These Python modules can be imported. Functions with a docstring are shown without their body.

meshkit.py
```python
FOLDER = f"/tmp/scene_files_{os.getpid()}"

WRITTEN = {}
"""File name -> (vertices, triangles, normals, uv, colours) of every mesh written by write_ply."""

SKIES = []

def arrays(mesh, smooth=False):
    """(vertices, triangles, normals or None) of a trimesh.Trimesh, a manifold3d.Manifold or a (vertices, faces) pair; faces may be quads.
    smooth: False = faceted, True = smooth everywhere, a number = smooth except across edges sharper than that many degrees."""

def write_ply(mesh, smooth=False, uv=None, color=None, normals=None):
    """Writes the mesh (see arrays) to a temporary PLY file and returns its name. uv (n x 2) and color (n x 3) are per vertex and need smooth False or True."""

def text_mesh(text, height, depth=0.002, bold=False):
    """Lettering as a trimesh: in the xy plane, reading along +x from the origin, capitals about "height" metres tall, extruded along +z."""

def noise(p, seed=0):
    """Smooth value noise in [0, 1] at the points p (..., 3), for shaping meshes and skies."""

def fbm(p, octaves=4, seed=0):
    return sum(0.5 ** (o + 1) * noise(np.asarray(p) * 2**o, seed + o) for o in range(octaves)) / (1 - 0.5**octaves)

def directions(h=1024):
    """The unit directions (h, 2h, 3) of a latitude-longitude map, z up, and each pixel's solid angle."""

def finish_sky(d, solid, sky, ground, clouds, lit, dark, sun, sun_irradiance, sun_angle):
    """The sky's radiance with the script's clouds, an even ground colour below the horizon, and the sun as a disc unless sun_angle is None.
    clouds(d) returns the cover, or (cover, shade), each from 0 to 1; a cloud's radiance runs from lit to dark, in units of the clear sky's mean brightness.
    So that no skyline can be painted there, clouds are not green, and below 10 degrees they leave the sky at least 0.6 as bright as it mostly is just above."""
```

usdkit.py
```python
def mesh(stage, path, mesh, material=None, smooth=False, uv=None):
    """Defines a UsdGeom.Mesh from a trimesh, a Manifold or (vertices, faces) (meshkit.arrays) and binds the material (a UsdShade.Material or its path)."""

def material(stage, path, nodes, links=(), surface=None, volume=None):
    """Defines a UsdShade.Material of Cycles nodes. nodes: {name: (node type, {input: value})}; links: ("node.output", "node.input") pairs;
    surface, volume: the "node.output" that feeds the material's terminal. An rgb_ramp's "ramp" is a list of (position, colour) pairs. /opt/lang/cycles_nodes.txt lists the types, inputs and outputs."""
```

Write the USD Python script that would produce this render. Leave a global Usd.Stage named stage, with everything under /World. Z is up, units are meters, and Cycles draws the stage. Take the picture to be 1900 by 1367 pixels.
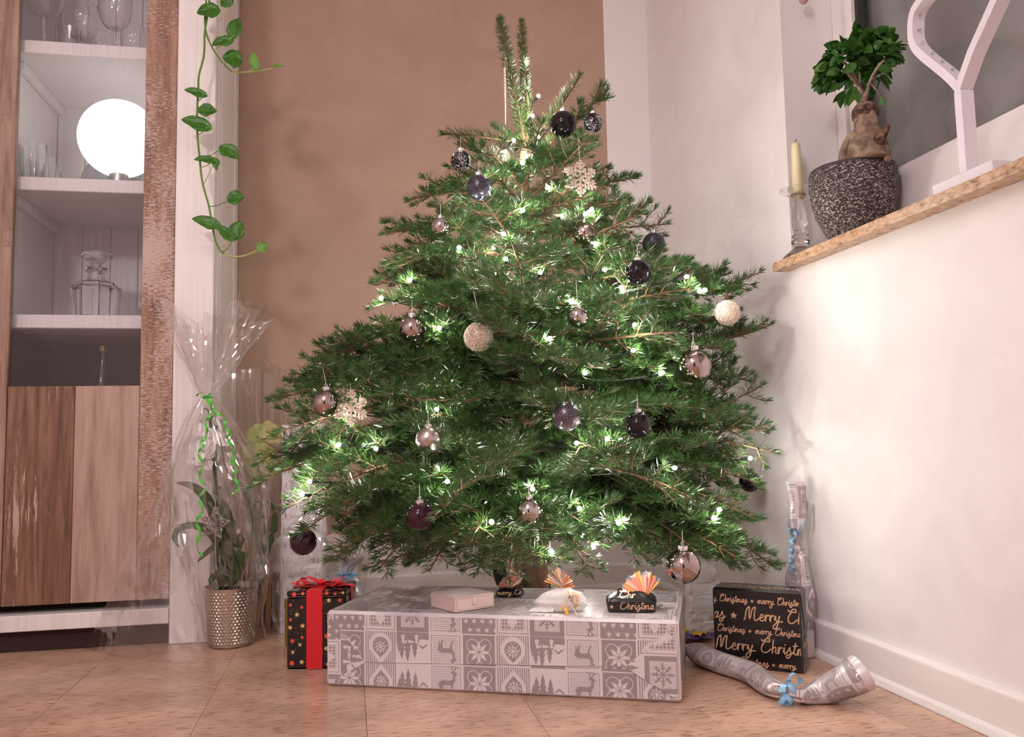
import math, random
import numpy as np, trimesh, shapely, shapely.affinity as aff
from shapely.geometry import Polygon, MultiPolygon, LineString, Point, box as sbox
from shapely.ops import unary_union
import usdkit, meshkit
from pxr import Usd, UsdGeom, UsdLux, UsdShade, Gf, Sdf, Vt

stage = Usd.Stage.CreateInMemory()
UsdGeom.SetStageUpAxis(stage, 'Z'); UsdGeom.SetStageMetersPerUnit(stage, 1.0)
UsdGeom.Xform.Define(stage, '/World'); UsdGeom.Scope.Define(stage, '/World/Looks')
rng = np.random.default_rng(7); random.seed(7)

# ------------------------------------------------------------------ camera
F, YAW, PIT, ROL, CAM_H = 1554.5, .1931, .0860, .0194, .5
FW = np.array([math.sin(YAW)*math.cos(PIT), math.cos(YAW)*math.cos(PIT), math.sin(PIT)])
_r = np.array([math.cos(YAW), -math.sin(YAW), 0]); _u = np.cross(_r, FW)
RT = math.cos(ROL)*_r - math.sin(ROL)*_u; UP = math.sin(ROL)*_r + math.cos(ROL)*_u
C0 = np.array([0, 0, CAM_H])
cam = UsdGeom.Camera.Define(stage, '/World/camera')
cam.CreateHorizontalApertureAttr(36.0); cam.CreateFocalLengthAttr(36.0*F/1900); cam.CreateClippingRangeAttr((.02, 100.))
cam.CreateExposureAttr(0.0)
_m = np.eye(4); _m[0, :3], _m[1, :3], _m[2, :3], _m[3, :3] = RT, UP, -FW, C0
cam.AddTransformOp().Set(Gf.Matrix4d(_m.tolist()))

# ------------------------------------------------------------------ lights of the room (behind and above the camera)
def sphere_light(name, p, r, inten, col):
    l = UsdLux.SphereLight.Define(stage, '/World/'+name); l.AddTranslateOp().Set(Gf.Vec3d(*map(float, p)))
    l.CreateRadiusAttr(r); l.CreateIntensityAttr(inten); l.CreateColorAttr(Gf.Vec3f(*col)); return l
WARM = (1.0, .89, .915)
sphere_light('pendant_lamp_light', (-1.03, -.64, 1.95), .14, 97, WARM)
dl = UsdLux.DiskLight.Define(stage, '/World/ceiling_lamp_light'); dl.AddTranslateOp().Set(Gf.Vec3d(-.55, .35, 2.47))
dl.CreateRadiusAttr(.22); dl.CreateIntensityAttr(20); dl.CreateColorAttr(Gf.Vec3f(*WARM))

uz = np.array([0, 0, 1.])
def ray(x, y): return FW + RT*(x-950)/F - UP*(y-683.5)/F
def at(x, y, X=None, Y=None, Z=None, d=None):
    """the point of the room seen at pixel (x, y) of the photograph, on a plane of known X, Y or height, or at depth d"""
    v = ray(x, y)
    t = d if d is not None else X/v[0] if X is not None else Y/v[1] if Y is not None else (Z-CAM_H)/v[2]
    return C0 + v*t
def pj(P):
    q = np.asarray(P, float) - C0; z = q @ FW
    return 950+F*(q @ RT)/z, 683.5-F*(q @ UP)/z, z

# ------------------------------------------------------------------ helpers: prims
LOC, USED = {}, {}
def unique(parent, name):
    k = parent+'/'+name; n = USED.get(k, 0); USED[k] = n+1
    return k if n == 0 else f'{k}_{n:03d}'
def setd(prim, **kw):
    for k, v in kw.items():
        if v: prim.SetCustomDataByKey(k, v)
def thing(name, label, cat, loc=(0, 0, 0), group=None, kind=None):
    p = unique('/World', name); x = UsdGeom.Xform.Define(stage, p)
    x.AddTranslateOp().Set(Gf.Vec3d(*map(float, loc))); LOC[p] = np.asarray(loc, float)
    setd(x.GetPrim(), label=label, category=cat, group=group, kind=kind)
    return p
def part(parent, name, mesh, mat, label=None, kind=None, smooth=30):
    p = unique(parent, name)
    loc = LOC['/'.join(parent.split('/')[:3])]
    if isinstance(mesh, (tuple, list)) and len(mesh) == 2: mesh = (np.asarray(mesh[0], float)-loc, mesh[1])
    else: mesh = trimesh.Trimesh(np.asarray(mesh.vertices)-loc, mesh.faces, process=False)
    m = usdkit.mesh(stage, p, mesh, MAT[mat], smooth=smooth); setd(m.GetPrim(), label=label, kind=kind)
    return p
def solo(name, mesh, mat, label=None, cat=None, group=None, kind=None, smooth=30):
    p = unique('/World', name); LOC[p] = np.zeros(3)
    m = usdkit.mesh(stage, p, mesh, MAT[mat], smooth=smooth); setd(m.GetPrim(), label=label, category=cat, group=group, kind=kind)
    return p
def copy_of(proto, name, label, loc, cat, group=None, rotz=0., s=1., inst=True):
    p = unique('/World', name); x = UsdGeom.Xform.Define(stage, p)
    x.GetPrim().GetReferences().AddInternalReference(proto); x.GetPrim().SetInstanceable(inst)
    x.ClearXformOpOrder()
    o = UsdGeom.Xformable(x); o.ClearXformOpOrder()
    o.AddTransformOp().Set(Gf.Matrix4d(*[float(v) for v in (np.block([[s*np.array([[math.cos(rotz), math.sin(rotz), 0], [-math.sin(rotz), math.cos(rotz), 0], [0, 0, 1]]), np.zeros((3, 1))], [np.asarray(loc, float)[None], np.ones((1, 1))]])).ravel()]))
    setd(x.GetPrim(), label=label, category=cat, group=group)
    return p

# ------------------------------------------------------------------ helpers: shapes
def cat(ms):
    vs, fs, n = [], [], 0
    for m in ms:
        v, f = (m if isinstance(m, tuple) else (np.asarray(m.vertices), np.asarray(m.faces)))
        f = np.asarray(f)
        if f.shape[1] == 4: f = np.vstack([f[:, [0, 1, 2]], f[:, [0, 2, 3]]])
        vs.append(np.asarray(v)); fs.append(f+n); n += len(v)
    return np.vstack(vs), np.vstack(fs)
def rbox(lo, hi, b=.002):
    lo, hi = np.asarray(lo, float), np.asarray(hi, float); lo, hi = np.minimum(lo, hi), np.maximum(lo, hi); b = min(b, (hi-lo).min()*.45)
    P = []
    for i in range(3):
        for s in np.ndindex(2, 2, 2):
            q = np.where(np.array(s) == 0, lo+b, hi-b); q[i] = lo[i] if s[i] == 0 else hi[i]; P.append(q)
    return trimesh.convex.convex_hull(np.array(P))
def frame_box(o, ux, uy, uz, size, b=.002):
    m = rbox((0, 0, 0), size, b); v = np.asarray(m.vertices) @ np.array([ux, uy, uz]) + np.asarray(o)
    return v, np.asarray(m.faces)
def spline(pts, n):
    from scipy.interpolate import CubicSpline
    pts = np.asarray(pts, float); t = np.r_[0, np.cumsum(np.linalg.norm(np.diff(pts, axis=0), axis=1)+1e-9)]
    if len(pts) == 2: return pts[0]+(pts[1]-pts[0])*np.linspace(0, 1, n)[:, None]
    return CubicSpline(t, pts)(np.linspace(0, t[-1], n))
def tangents(p):
    t = np.gradient(p, axis=0); return t/np.maximum(np.linalg.norm(t, axis=1, keepdims=True), 1e-12)
def frames(p, up=(0, 0, 1)):
    t = tangents(p); u = np.tile(np.asarray(up, float), (len(p), 1))
    par = np.abs((t*u).sum(1)) > .97; u[par] = (0, 1, 0) if abs(up[2]) > .5 else (0, 0, 1)
    s = np.cross(t, u); s /= np.linalg.norm(s, axis=1, keepdims=True); return t, s, np.cross(s, t)
def tube(p, r, k=8, caps=True):
    p = np.asarray(p, float); n = len(p); r = np.broadcast_to(np.asarray(r, float), (n,))
    t = tangents(p); s = np.zeros((n, 3)); a = np.cross(t[0], (0, 0, 1)) if abs(t[0][2]) < .95 else np.cross(t[0], (0, 1, 0)); s[0] = a/np.linalg.norm(a)
    for i in range(1, n):
        a = s[i-1]-t[i]*(s[i-1] @ t[i]); s[i] = a/max(np.linalg.norm(a), 1e-9)
    b = np.cross(t, s); th = np.arange(k)*2*np.pi/k
    v = (p[:, None]+r[:, None, None]*(np.cos(th)[None, :, None]*s[:, None]+np.sin(th)[None, :, None]*b[:, None])).reshape(-1, 3)
    i, j = np.meshgrid(np.arange(n-1), np.arange(k), indexing='ij'); a = i*k+j; c = i*k+(j+1) % k
    f = np.stack([a, c, c+k, a+k], -1).reshape(-1, 4); f = np.vstack([f[:, [0, 1, 2]], f[:, [0, 2, 3]]])
    if caps:
        v = np.vstack([v, p[:1], p[-1:]]); q = np.arange(k); m = n*k
        f = np.vstack([f, np.stack([np.full(k, m), (q+1) % k, q], 1), np.stack([np.full(k, m+1), (n-1)*k+q, (n-1)*k+(q+1) % k], 1)])
    return v, f
def lathe(prof, c=(0, 0, 0), n=48, rfun=None):
    """prof: (radius, height) pairs from bottom to top"""
    prof = np.asarray(prof, float); th = np.arange(n)*2*np.pi/n; m = len(prof)
    R = prof[:, 0][:, None]*(np.ones(n)[None] if rfun is None else rfun(th)[None])
    v = np.stack([R*np.cos(th), R*np.sin(th), np.repeat(prof[:, 1][:, None], n, 1)], -1).reshape(-1, 3)+np.asarray(c)
    i, j = np.meshgrid(np.arange(m-1), np.arange(n), indexing='ij'); a = i*n+j; b = i*n+(j+1) % n
    f = np.stack([a, b, b+n, a+n], -1).reshape(-1, 4); f = np.vstack([f[:, [0, 1, 2]], f[:, [0, 2, 3]]])
    v0 = v[f]; ok = np.linalg.norm(np.cross(v0[:, 1]-v0[:, 0], v0[:, 2]-v0[:, 0]), axis=1) > 1e-12
    return v, f[ok]
def grid(fn, nu, nv, wrap=False):
    u, v = np.meshgrid(np.linspace(0, 1, nu), np.linspace(0, 1, nv), indexing='ij'); P = fn(u, v).reshape(-1, 3)
    i, j = np.meshgrid(np.arange(nu-1), np.arange(nv-1), indexing='ij'); a = i*nv+j
    f = np.stack([a, a+nv, a+nv+1, a+1], -1).reshape(-1, 4); return P, np.vstack([f[:, [0, 1, 2]], f[:, [0, 2, 3]]])
def polys(g):
    if g.is_empty: return []
    if g.geom_type == 'Polygon': return [g]
    return [q for q in getattr(g, 'geoms', []) if q.geom_type == 'Polygon'] + [r for q in getattr(g, 'geoms', []) if q.geom_type in ('MultiPolygon', 'GeometryCollection') for r in polys(q)]
def flat(g, o, ux, uy, lift=.0002, refine=None, fn=None):
    """a printed shape: polygons in (u, v), laid on the plane o + u ux + v uy (or on the surface fn(u, v)), lifted along the normal"""
    out = []
    for q in polys(g):
        if q.area < 1e-8: continue
        v, f = trimesh.creation.triangulate_polygon(q, engine='earcut')
        if len(f) == 0: continue
        if refine:
            v3, f = trimesh.remesh.subdivide_to_size(np.c_[v, np.zeros(len(v))], f, refine); v = v3[:, :2]
        out.append((v, f))
    if not out: return None
    v, f = cat(out)
    if fn is not None: return fn(v[:, 0], v[:, 1]), f
    ux, uy = np.asarray(ux, float), np.asarray(uy, float); n = np.cross(ux, uy)
    return np.asarray(o)+v[:, :1]*ux+v[:, 1:2]*uy+n*lift, f
def extrude(g, h, o, ux, uy):
    ux, uy = np.asarray(ux, float), np.asarray(uy, float); n = np.cross(ux, uy); out = []
    for q in polys(g):
        m = trimesh.creation.extrude_polygon(q, h, engine='earcut'); v = np.asarray(m.vertices)
        out.append((np.asarray(o)+v[:, :1]*ux+v[:, 1:2]*uy+v[:, 2:]*n, np.asarray(m.faces)))
    return cat(out)
def blade(pts, width, up=(0, 0, 1), fold=.25, nw=4, roll=0., thick=.0006):
    """a leaf: a strip along a curve, width(t) half-width, folded along its midrib, closed with a thin underside"""
    p = spline(pts, 14); t, s, u = frames(p, up)
    if roll: s, u = math.cos(roll)*s+math.sin(roll)*u, -math.sin(roll)*s+math.cos(roll)*u
    w = np.array([width(x) for x in np.linspace(0, 1, len(p))]); a = np.linspace(-1, 1, nw+1)
    V = p[:, None]+w[:, None, None]*(a[None, :, None]*s[:, None]+fold*np.abs(a)[None, :, None]*u[:, None])
    n, k = len(p), nw+1; i, j = np.meshgrid(np.arange(n-1), np.arange(k-1), indexing='ij'); q = i*k+j
    f = np.stack([q, q+k, q+k+1, q+1], -1).reshape(-1, 4); f = np.vstack([f[:, [0, 1, 2]], f[:, [0, 2, 3]]])
    v1 = V.reshape(-1, 3); v2 = (V-thick*u[:, None]).reshape(-1, 3)
    return np.vstack([v1, v2]), np.vstack([f, f[:, ::-1]+len(v1)])
def star_poly(n, R, r, rot=math.pi/2):
    a = rot+np.arange(2*n)*np.pi/n; q = np.where(np.arange(2*n) % 2 == 0, R, r); return Polygon(np.c_[q*np.cos(a), q*np.sin(a)])

# ------------------------------------------------------------------ materials
MAT = {}
def M(name, nodes, links, surface): MAT[name] = usdkit.material(stage, '/World/Looks/'+name, nodes, links, surface=surface)
def plain(name, c, rough=.5, metal=0., **kw):
    M(name, {'p': ('principled_bsdf', dict(base_color=c, roughness=rough, metallic=metal, **kw))}, [], 'p.BSDF')
def noisy(name, ramp, scale, rough=.5, metal=0., stretch=(1, 1, 1), detail=4., dist=0., bump=0., bump_scale=None, world=True, nrough=.55, ramp_rough=None, **kw):
    nodes = {'g': ('geometry', {}) if world else ('texture_coordinate', {}), 'm': ('mapping', dict(scale=stretch)),
             'n': ('noise_texture', dict(scale=scale, detail=detail, distortion=dist, roughness=nrough)), 'r': ('rgb_ramp', dict(ramp=ramp)),
             'p': ('principled_bsdf', dict(roughness=rough, metallic=metal, **kw))}
    links = [('g.position' if world else 'g.object', 'm.vector'), ('m.vector', 'n.vector'), ('n.fac', 'r.fac'), ('r.color', 'p.base_color')]
    if bump:
        nodes['b'] = ('bump', dict(strength=bump, distance=.01))
        if bump_scale:
            nodes['n2'] = ('noise_texture', dict(scale=bump_scale, detail=3.)); links += [('m.vector', 'n2.vector'), ('n2.fac', 'b.height')]
        else: links.append(('n.fac', 'b.height'))
        links.append(('b.normal', 'p.normal'))
    M(name, nodes, links, 'p.BSDF')
noisy('white_plaster', [(.3, (.80, .755, .75)), (.7, (.84, .80, .795))], 5, .85, bump=.12, bump_scale=22, dist=2.5)
M('back_wall_paint', {'g': ('geometry', {}), 's': ('separate_xyz', {}), 'lt': ('math', dict(math_type='greater_than', value2=.9007)),
  'n': ('noise_texture', dict(scale=4., detail=4., distortion=1.5)), 'r': ('rgb_ramp', dict(ramp=[(.3, (.43, .283, .217)), (.7, (.485, .328, .253))])),
  'mx': ('mix', dict(color2=(.83, .785, .77))), 'lz': ('math', dict(math_type='less_than', value2=.21)), 'mxm': ('math', dict(math_type='maximum')), 'n2': ('noise_texture', dict(scale=30., detail=3., distortion=2.)), 'b': ('bump', dict(strength=.12, distance=.01)), 'p': ('principled_bsdf', dict(roughness=.8))},
  [('g.position', 's.vector'), ('s.x', 'lt.value1'), ('g.position', 'n.vector'), ('n.fac', 'r.fac'), ('r.color', 'mx.color1'), ('s.z', 'lz.value1'), ('lt.value', 'mxm.value1'), ('lz.value', 'mxm.value2'), ('mxm.value', 'mx.fac'), ('g.position', 'n2.vector'), ('n2.fac', 'b.height'), ('b.normal', 'p.normal'), ('mx.color', 'p.base_color')], 'p.BSDF')
plain('white_gloss_paint', (.84, .79, .775), .35)
plain('ceiling_white', (.85, .82, .8), .9)
for k, t in enumerate((1.0, .93, 1.06, .98)):
    M(f'cork_{k}', {'g': ('geometry', {}), 'm': ('mapping', dict(scale=(30, 140, 1), location=(k*3.7, k*1.9, 0))), 'n': ('noise_texture', dict(scale=1., detail=5., roughness=.62)),
      'r': ('rgb_ramp', dict(ramp=[(.24, (.13*t, .055*t, .03*t)), (.36, (.36*t, .19*t, .115*t)), (.46, (.60*t, .39*t, .29*t)), (.75, (.69*t, .475*t, .365*t))])),
      'm2': ('mapping', dict(scale=(5, 9, 1))), 'n2': ('noise_texture', dict(scale=1., detail=3.)), 'r2': ('rgb_ramp', dict(ramp=[(.35, (.80, .76, .72)), (.65, (1.06, 1.04, 1.02))])),
      'mu': ('mix', dict(mix_type='multiply', fac=1.)), 'b': ('bump', dict(strength=.05, distance=.004)), 'p': ('principled_bsdf', dict(roughness=.24, specular_ior_level=.5))},
      [('g.position', 'm.vector'), ('m.vector', 'n.vector'), ('n.fac', 'r.fac'), ('g.position', 'm2.vector'), ('m2.vector', 'n2.vector'), ('n2.fac', 'r2.fac'), ('r.color', 'mu.color1'), ('r2.color', 'mu.color2'),
       ('mu.color', 'p.base_color'), ('n.fac', 'b.height'), ('b.normal', 'p.normal')], 'p.BSDF')
plain('dark_gap', (.06, .035, .025), .8)
# cabinet
M('white_wood', {'g': ('geometry', {}), 'm': ('mapping', dict(scale=(120, 120, 2.5))), 'n': ('noise_texture', dict(scale=1., detail=3.)), 'r': ('rgb_ramp', dict(ramp=[(.3, (.76, .71, .69)), (.6, (.84, .80, .78))])),
  'b': ('bump', dict(strength=.12, distance=.002)), 'p': ('principled_bsdf', dict(roughness=.42))}, [('g.position', 'm.vector'), ('m.vector', 'n.vector'), ('n.fac', 'r.fac'), ('r.color', 'p.base_color'), ('n.fac', 'b.height'), ('b.normal', 'p.normal')], 'p.BSDF')
def old_wood(name, base, stretch, base_scale, white, amount, wstretch, seed):
    """weathered boards: grain colours, and remains of old white paint (or dark streaks) lying over them"""
    M(name, {'g': ('geometry', {}), 'm': ('mapping', dict(scale=stretch, location=(seed, seed*2, seed))), 'n': ('noise_texture', dict(scale=base_scale, detail=6., roughness=.65, distortion=.4)), 'r': ('rgb_ramp', dict(ramp=base)),
      'm2': ('mapping', dict(scale=wstretch, location=(seed, seed, seed))), 'n2': ('noise_texture', dict(scale=1., detail=5., roughness=.7)), 'm3': ('mapping', dict(scale=(7, 7, 5), location=(seed, 0, 0))), 'n3': ('noise_texture', dict(scale=1., detail=3.)),
      'ad': ('math', dict(math_type='multiply_add', value2=.55)), 'k': ('rgb_ramp', dict(ramp=[(amount, (0, 0, 0)), (amount+.07, (1, 1, 1))])), 'mx': ('mix', dict(color2=white)),
      'b': ('bump', dict(strength=.35, distance=.004)), 'p': ('principled_bsdf', dict(roughness=.5))},
      [('g.position', 'm.vector'), ('m.vector', 'n.vector'), ('n.fac', 'r.fac'), ('g.position', 'm2.vector'), ('m2.vector', 'n2.vector'), ('g.position', 'm3.vector'), ('m3.vector', 'n3.vector'), ('n3.fac', 'ad.value1'), ('n2.fac', 'ad.value3'),
       ('ad.value', 'k.fac'), ('k.color', 'mx.fac'), ('r.color', 'mx.color1'), ('mx.color', 'p.base_color'), ('n2.fac', 'b.height'), ('b.normal', 'p.normal')], 'p.BSDF')
BR = [(.3, (.12, .055, .035)), (.48, (.30, .155, .10)), (.65, (.45, .26, .175))]
old_wood('wood_crackled', BR, (45, 45, 5), 1., (.56, .42, .375), .77, (70, 70, 330), .3)
old_wood('wood_plain_stile', [(.3, (.16, .09, .066)), (.5, (.32, .20, .15)), (.7, (.45, .31, .25))], (45, 45, 5), 1., (.2, .1, .07), .93, (60, 60, 200), 2.1)
old_wood('wood_dark_plank', [(.3, (.075, .035, .022)), (.5, (.20, .095, .06)), (.7, (.33, .185, .125))], (60, 60, 4), 1., (.50, .36, .29), .90, (130, 130, 9), 4.2)
old_wood('wood_pale_plank', [(.3, (.29, .18, .14)), (.5, (.45, .31, .25)), (.7, (.54, .39, .33))], (40, 40, 3.5), 1., (.13, .07, .05), .98, (140, 140, 8), 6.4)
plain('shaded_interior', (.13, .04, .03), .5)  # darkness of the unlit lowest compartment, painted as brown
plain('void_dark', (.03, .015, .01), .9)
plain('metal_grey', (.5, .47, .46), .35, 1.)
def schlick(k, base): return {'lw': ('layer_weight', dict(blend=.5)), 'pw': ('math', dict(math_type='power', value2=k)), 'fr': ('math', dict(math_type='multiply_add', value2=.9, value3=base))}, [('lw.facing', 'pw.value1'), ('pw.value', 'fr.value1')]
_n, _l = schlick(5., .035)
M('pane', {**_n, 't': ('transparent_bsdf', dict(color=(.95, .95, .96))), 'g': ('glossy_bsdf', dict(color=(1, 1, 1), roughness=.0)), 'x': ('mix_closure', {})},
  _l+[('fr.value', 'x.fac'), ('t.BSDF', 'x.closure1'), ('g.BSDF', 'x.closure2')], 'x.closure')
plain('glass', (1, 1, 1), 0., transmission_weight=1., ior=1.48)
plain('glass_grey', (.80, .82, .86), .0, transmission_weight=1., ior=1.45)
def emit(name, c, s): M(name, {'e': ('emission', dict(color=c, strength=s))}, [], 'e.emission')
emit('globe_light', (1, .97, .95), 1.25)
emit('led_light', (1, .94, .86), 720.)
# fir
M('needle', {'g': ('geometry', {}), 'r': ('rgb_ramp', dict(ramp=[(0, (.048, .112, .027)), (.5, (.105, .205, .053)), (.85, (.178, .278, .09)), (1, (.30, .385, .18))])),
  'p': ('principled_bsdf', dict(roughness=.27, specular_ior_level=.75))}, [('g.random_per_island', 'r.fac'), ('r.color', 'p.base_color')], 'p.BSDF')
noisy('twig_bark', [(.3, (.11, .052, .028)), (.7, (.24, .12, .06))], 60, .75)
noisy('trunk_bark', [(.3, (.09, .045, .028)), (.5, (.25, .13, .075)), (.7, (.36, .24, .16))], 24, .85, stretch=(1, 1, .5), bump=.8)
# ornaments
plain('black_gloss', (.008, .005, .007), .04, specular_ior_level=.4)
plain('plum_gloss', (.028, .003, .012), .05, specular_ior_level=.45)
plain('silver_mirror', (.52, .48, .48), .03, 1.)
plain('silver_rose', (.43, .345, .335), .05, 1.)
plain('silver_satin', (.50, .46, .43), .27, 1.)
plain('cap_silver', (.8, .78, .78), .22, 1.)
def glitter(name, ramp, scale, metal=.8, rough=.3):
    M(name, {'c': ('texture_coordinate', {}), 'v': ('voronoi_texture', dict(scale=scale)), 'w': ('separate_color', {}), 'r': ('rgb_ramp', dict(ramp=ramp)), 'b': ('bump', dict(strength=1., distance=.003)), 'p': ('principled_bsdf', dict(roughness=rough, metallic=metal))},
      [('c.object', 'v.vector'), ('v.color', 'w.color'), ('w.r', 'r.fac'), ('r.color', 'p.base_color'), ('w.g', 'b.height'), ('b.normal', 'p.normal')], 'p.BSDF')
glitter('navy_glitter', [(0, (.03, .03, .045)), (.7, (.09, .085, .12)), (.93, (.2, .2, .28)), (1, (.7, .7, .8))], 1100)
glitter('plum_glitter', [(0, (.05, .035, .05)), (.7, (.13, .10, .13)), (.93, (.3, .25, .3)), (1, (.8, .7, .75))], 1100)
glitter('champagne_bead', [(0, (.30, .20, .13)), (.5, (.55, .42, .32)), (.85, (.78, .66, .56)), (1, (.95, .88, .8))], 400, .3, .25)
plain('bead_glass', (.80, .68, .58), .12, .35, coat_weight=.5)
plain('sequin_black', (.018, .018, .028), .2, .3)
plain('sequin_silver', (.75, .70, .66), .25, .8)
plain('cone_bronze', (.16, .10, .08), .35, .7)
plain('wire_green', (.012, .02, .014), .45)
plain('thread', (.62, .58, .55), .5)
# plants
def leafmat(name, a, b, rough=.35, tr=.2):
    M(name, {'g': ('geometry', {}), 'n': ('noise_texture', dict(scale=70., detail=2.)), 'r': ('rgb_ramp', dict(ramp=[(.35, a), (.65, b)])), 'p': ('principled_bsdf', dict(roughness=rough)), 't': ('translucent_bsdf', {}), 'x': ('mix_closure', dict(fac=tr))},
      [('g.position', 'n.vector'), ('n.fac', 'r.fac'), ('r.color', 'p.base_color'), ('r.color', 't.color'), ('p.BSDF', 'x.closure1'), ('t.BSDF', 'x.closure2')], 'x.closure')
leafmat('pothos_leaf', (.040, .17, .012), (.075, .25, .02)); leafmat('pothos_leaf_pale', (.12, .32, .03), (.22, .42, .07))
leafmat('ficus_leaf', (.03, .12, .018), (.065, .19, .03), .26); leafmat('ficus_leaf_new', (.05, .17, .02), (.08, .22, .03), .3)
leafmat('orchid_leaf', (.028, .060, .016), (.05, .095, .022), .3); leafmat('thin_leaf', (.05, .14, .03), (.09, .2, .05), .4)
plain('pothos_stem', (.12, .24, .04), .45); plain('pothos_stem_pale', (.42, .47, .14), .45)
noisy('ficus_bark', [(.3, (.12, .075, .05)), (.5, (.27, .18, .125)), (.7, (.38, .28, .21))], 40, .6, bump=.4, dist=1.)
noisy('ficus_crust', [(.35, (.03, .014, .01)), (.55, (.16, .08, .05)), (.7, (.3, .18, .12))], 90, .8, bump=1.)
M('stone_pot', {'g': ('texture_coordinate', {}), 'm': ('mapping', dict(scale=(1., 1., 2.2))), 'n': ('noise_texture', dict(scale=150., detail=1.5, distortion=1.6)), 'r': ('rgb_ramp', dict(ramp=[(.46, (.03, .022, .021)), (.55, (.075, .06, .057)), (.61, (.52, .45, .43))])), 'b': ('bump', dict(strength=.7, distance=.004)), 'p': ('principled_bsdf', dict(roughness=.8))},
  [('g.object', 'm.vector'), ('m.vector', 'n.vector'), ('n.fac', 'r.fac'), ('r.color', 'p.base_color'), ('n.fac', 'b.height'), ('b.normal', 'p.normal')], 'p.BSDF')
plain('pot_rim', (.06, .048, .045), .7)
plain('soil', (.035, .022, .015), .95)
noisy('bark_chips', [(.3, (.03, .016, .01)), (.7, (.12, .06, .04))], 70, .9, bump=1.)
plain('orchid_pot', (.50, .42, .36), .30, .85); plain('orchid_white', (.80, .76, .74), .5); plain('petal_yellow', (.62, .62, .22), .5); plain('petal_lime', (.48, .56, .16), .5)
plain('stake', (.10, .09, .09), .25, .3); plain('stake_clear', (.75, .75, .75), .1, .0); plain('root', (.30, .26, .14), .6)
plain('silver_wire', (.62, .60, .58), .25, 1.); plain('green_ribbon', (.09, .62, .05), .25, coat_weight=.4)
plain('craft_paper', (.46, .26, .13), .6); plain('brown_pot', (.10, .075, .06), .5)
_n, _l = schlick(3., .11)
M('film', {**_n, 't': ('transparent_bsdf', dict(color=(.975, .97, .97))), 'g': ('glossy_bsdf', dict(color=(1, .97, .96), roughness=.07)), 'x': ('mix_closure', {}), 'd': ('translucent_bsdf', dict(color=(.9, .86, .87))), 'y': ('mix_closure', dict(fac=.055))},
  _l+[('fr.value', 'x.fac'), ('t.BSDF', 'x.closure1'), ('g.BSDF', 'x.closure2'), ('x.closure', 'y.closure1'), ('d.BSDF', 'y.closure2')], 'y.closure')
# sill, window
noisy('travertine', [(.33, (.12, .055, .025)), (.43, (.42, .25, .145)), (.55, (.58, .38, .245)), (.7, (.70, .51, .37))], 75, .35, stretch=(1, .7, 1.6), detail=6, nrough=.7)
plain('window_white', (.80, .755, .75), .35); plain('gasket', (.02, .02, .022), .5); noisy('shutter_grey', [(.3, (.31, .305, .29)), (.7, (.43, .42, .40))], 2.2, .6, detail=1.)
plain('arch_white', (.80, .74, .80), .4)
plain('candle_wax', (.86, .72, .47), .45, subsurface_weight=.25, subsurface_scale=.01); plain('wick', (.02, .015, .012), .9)
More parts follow.
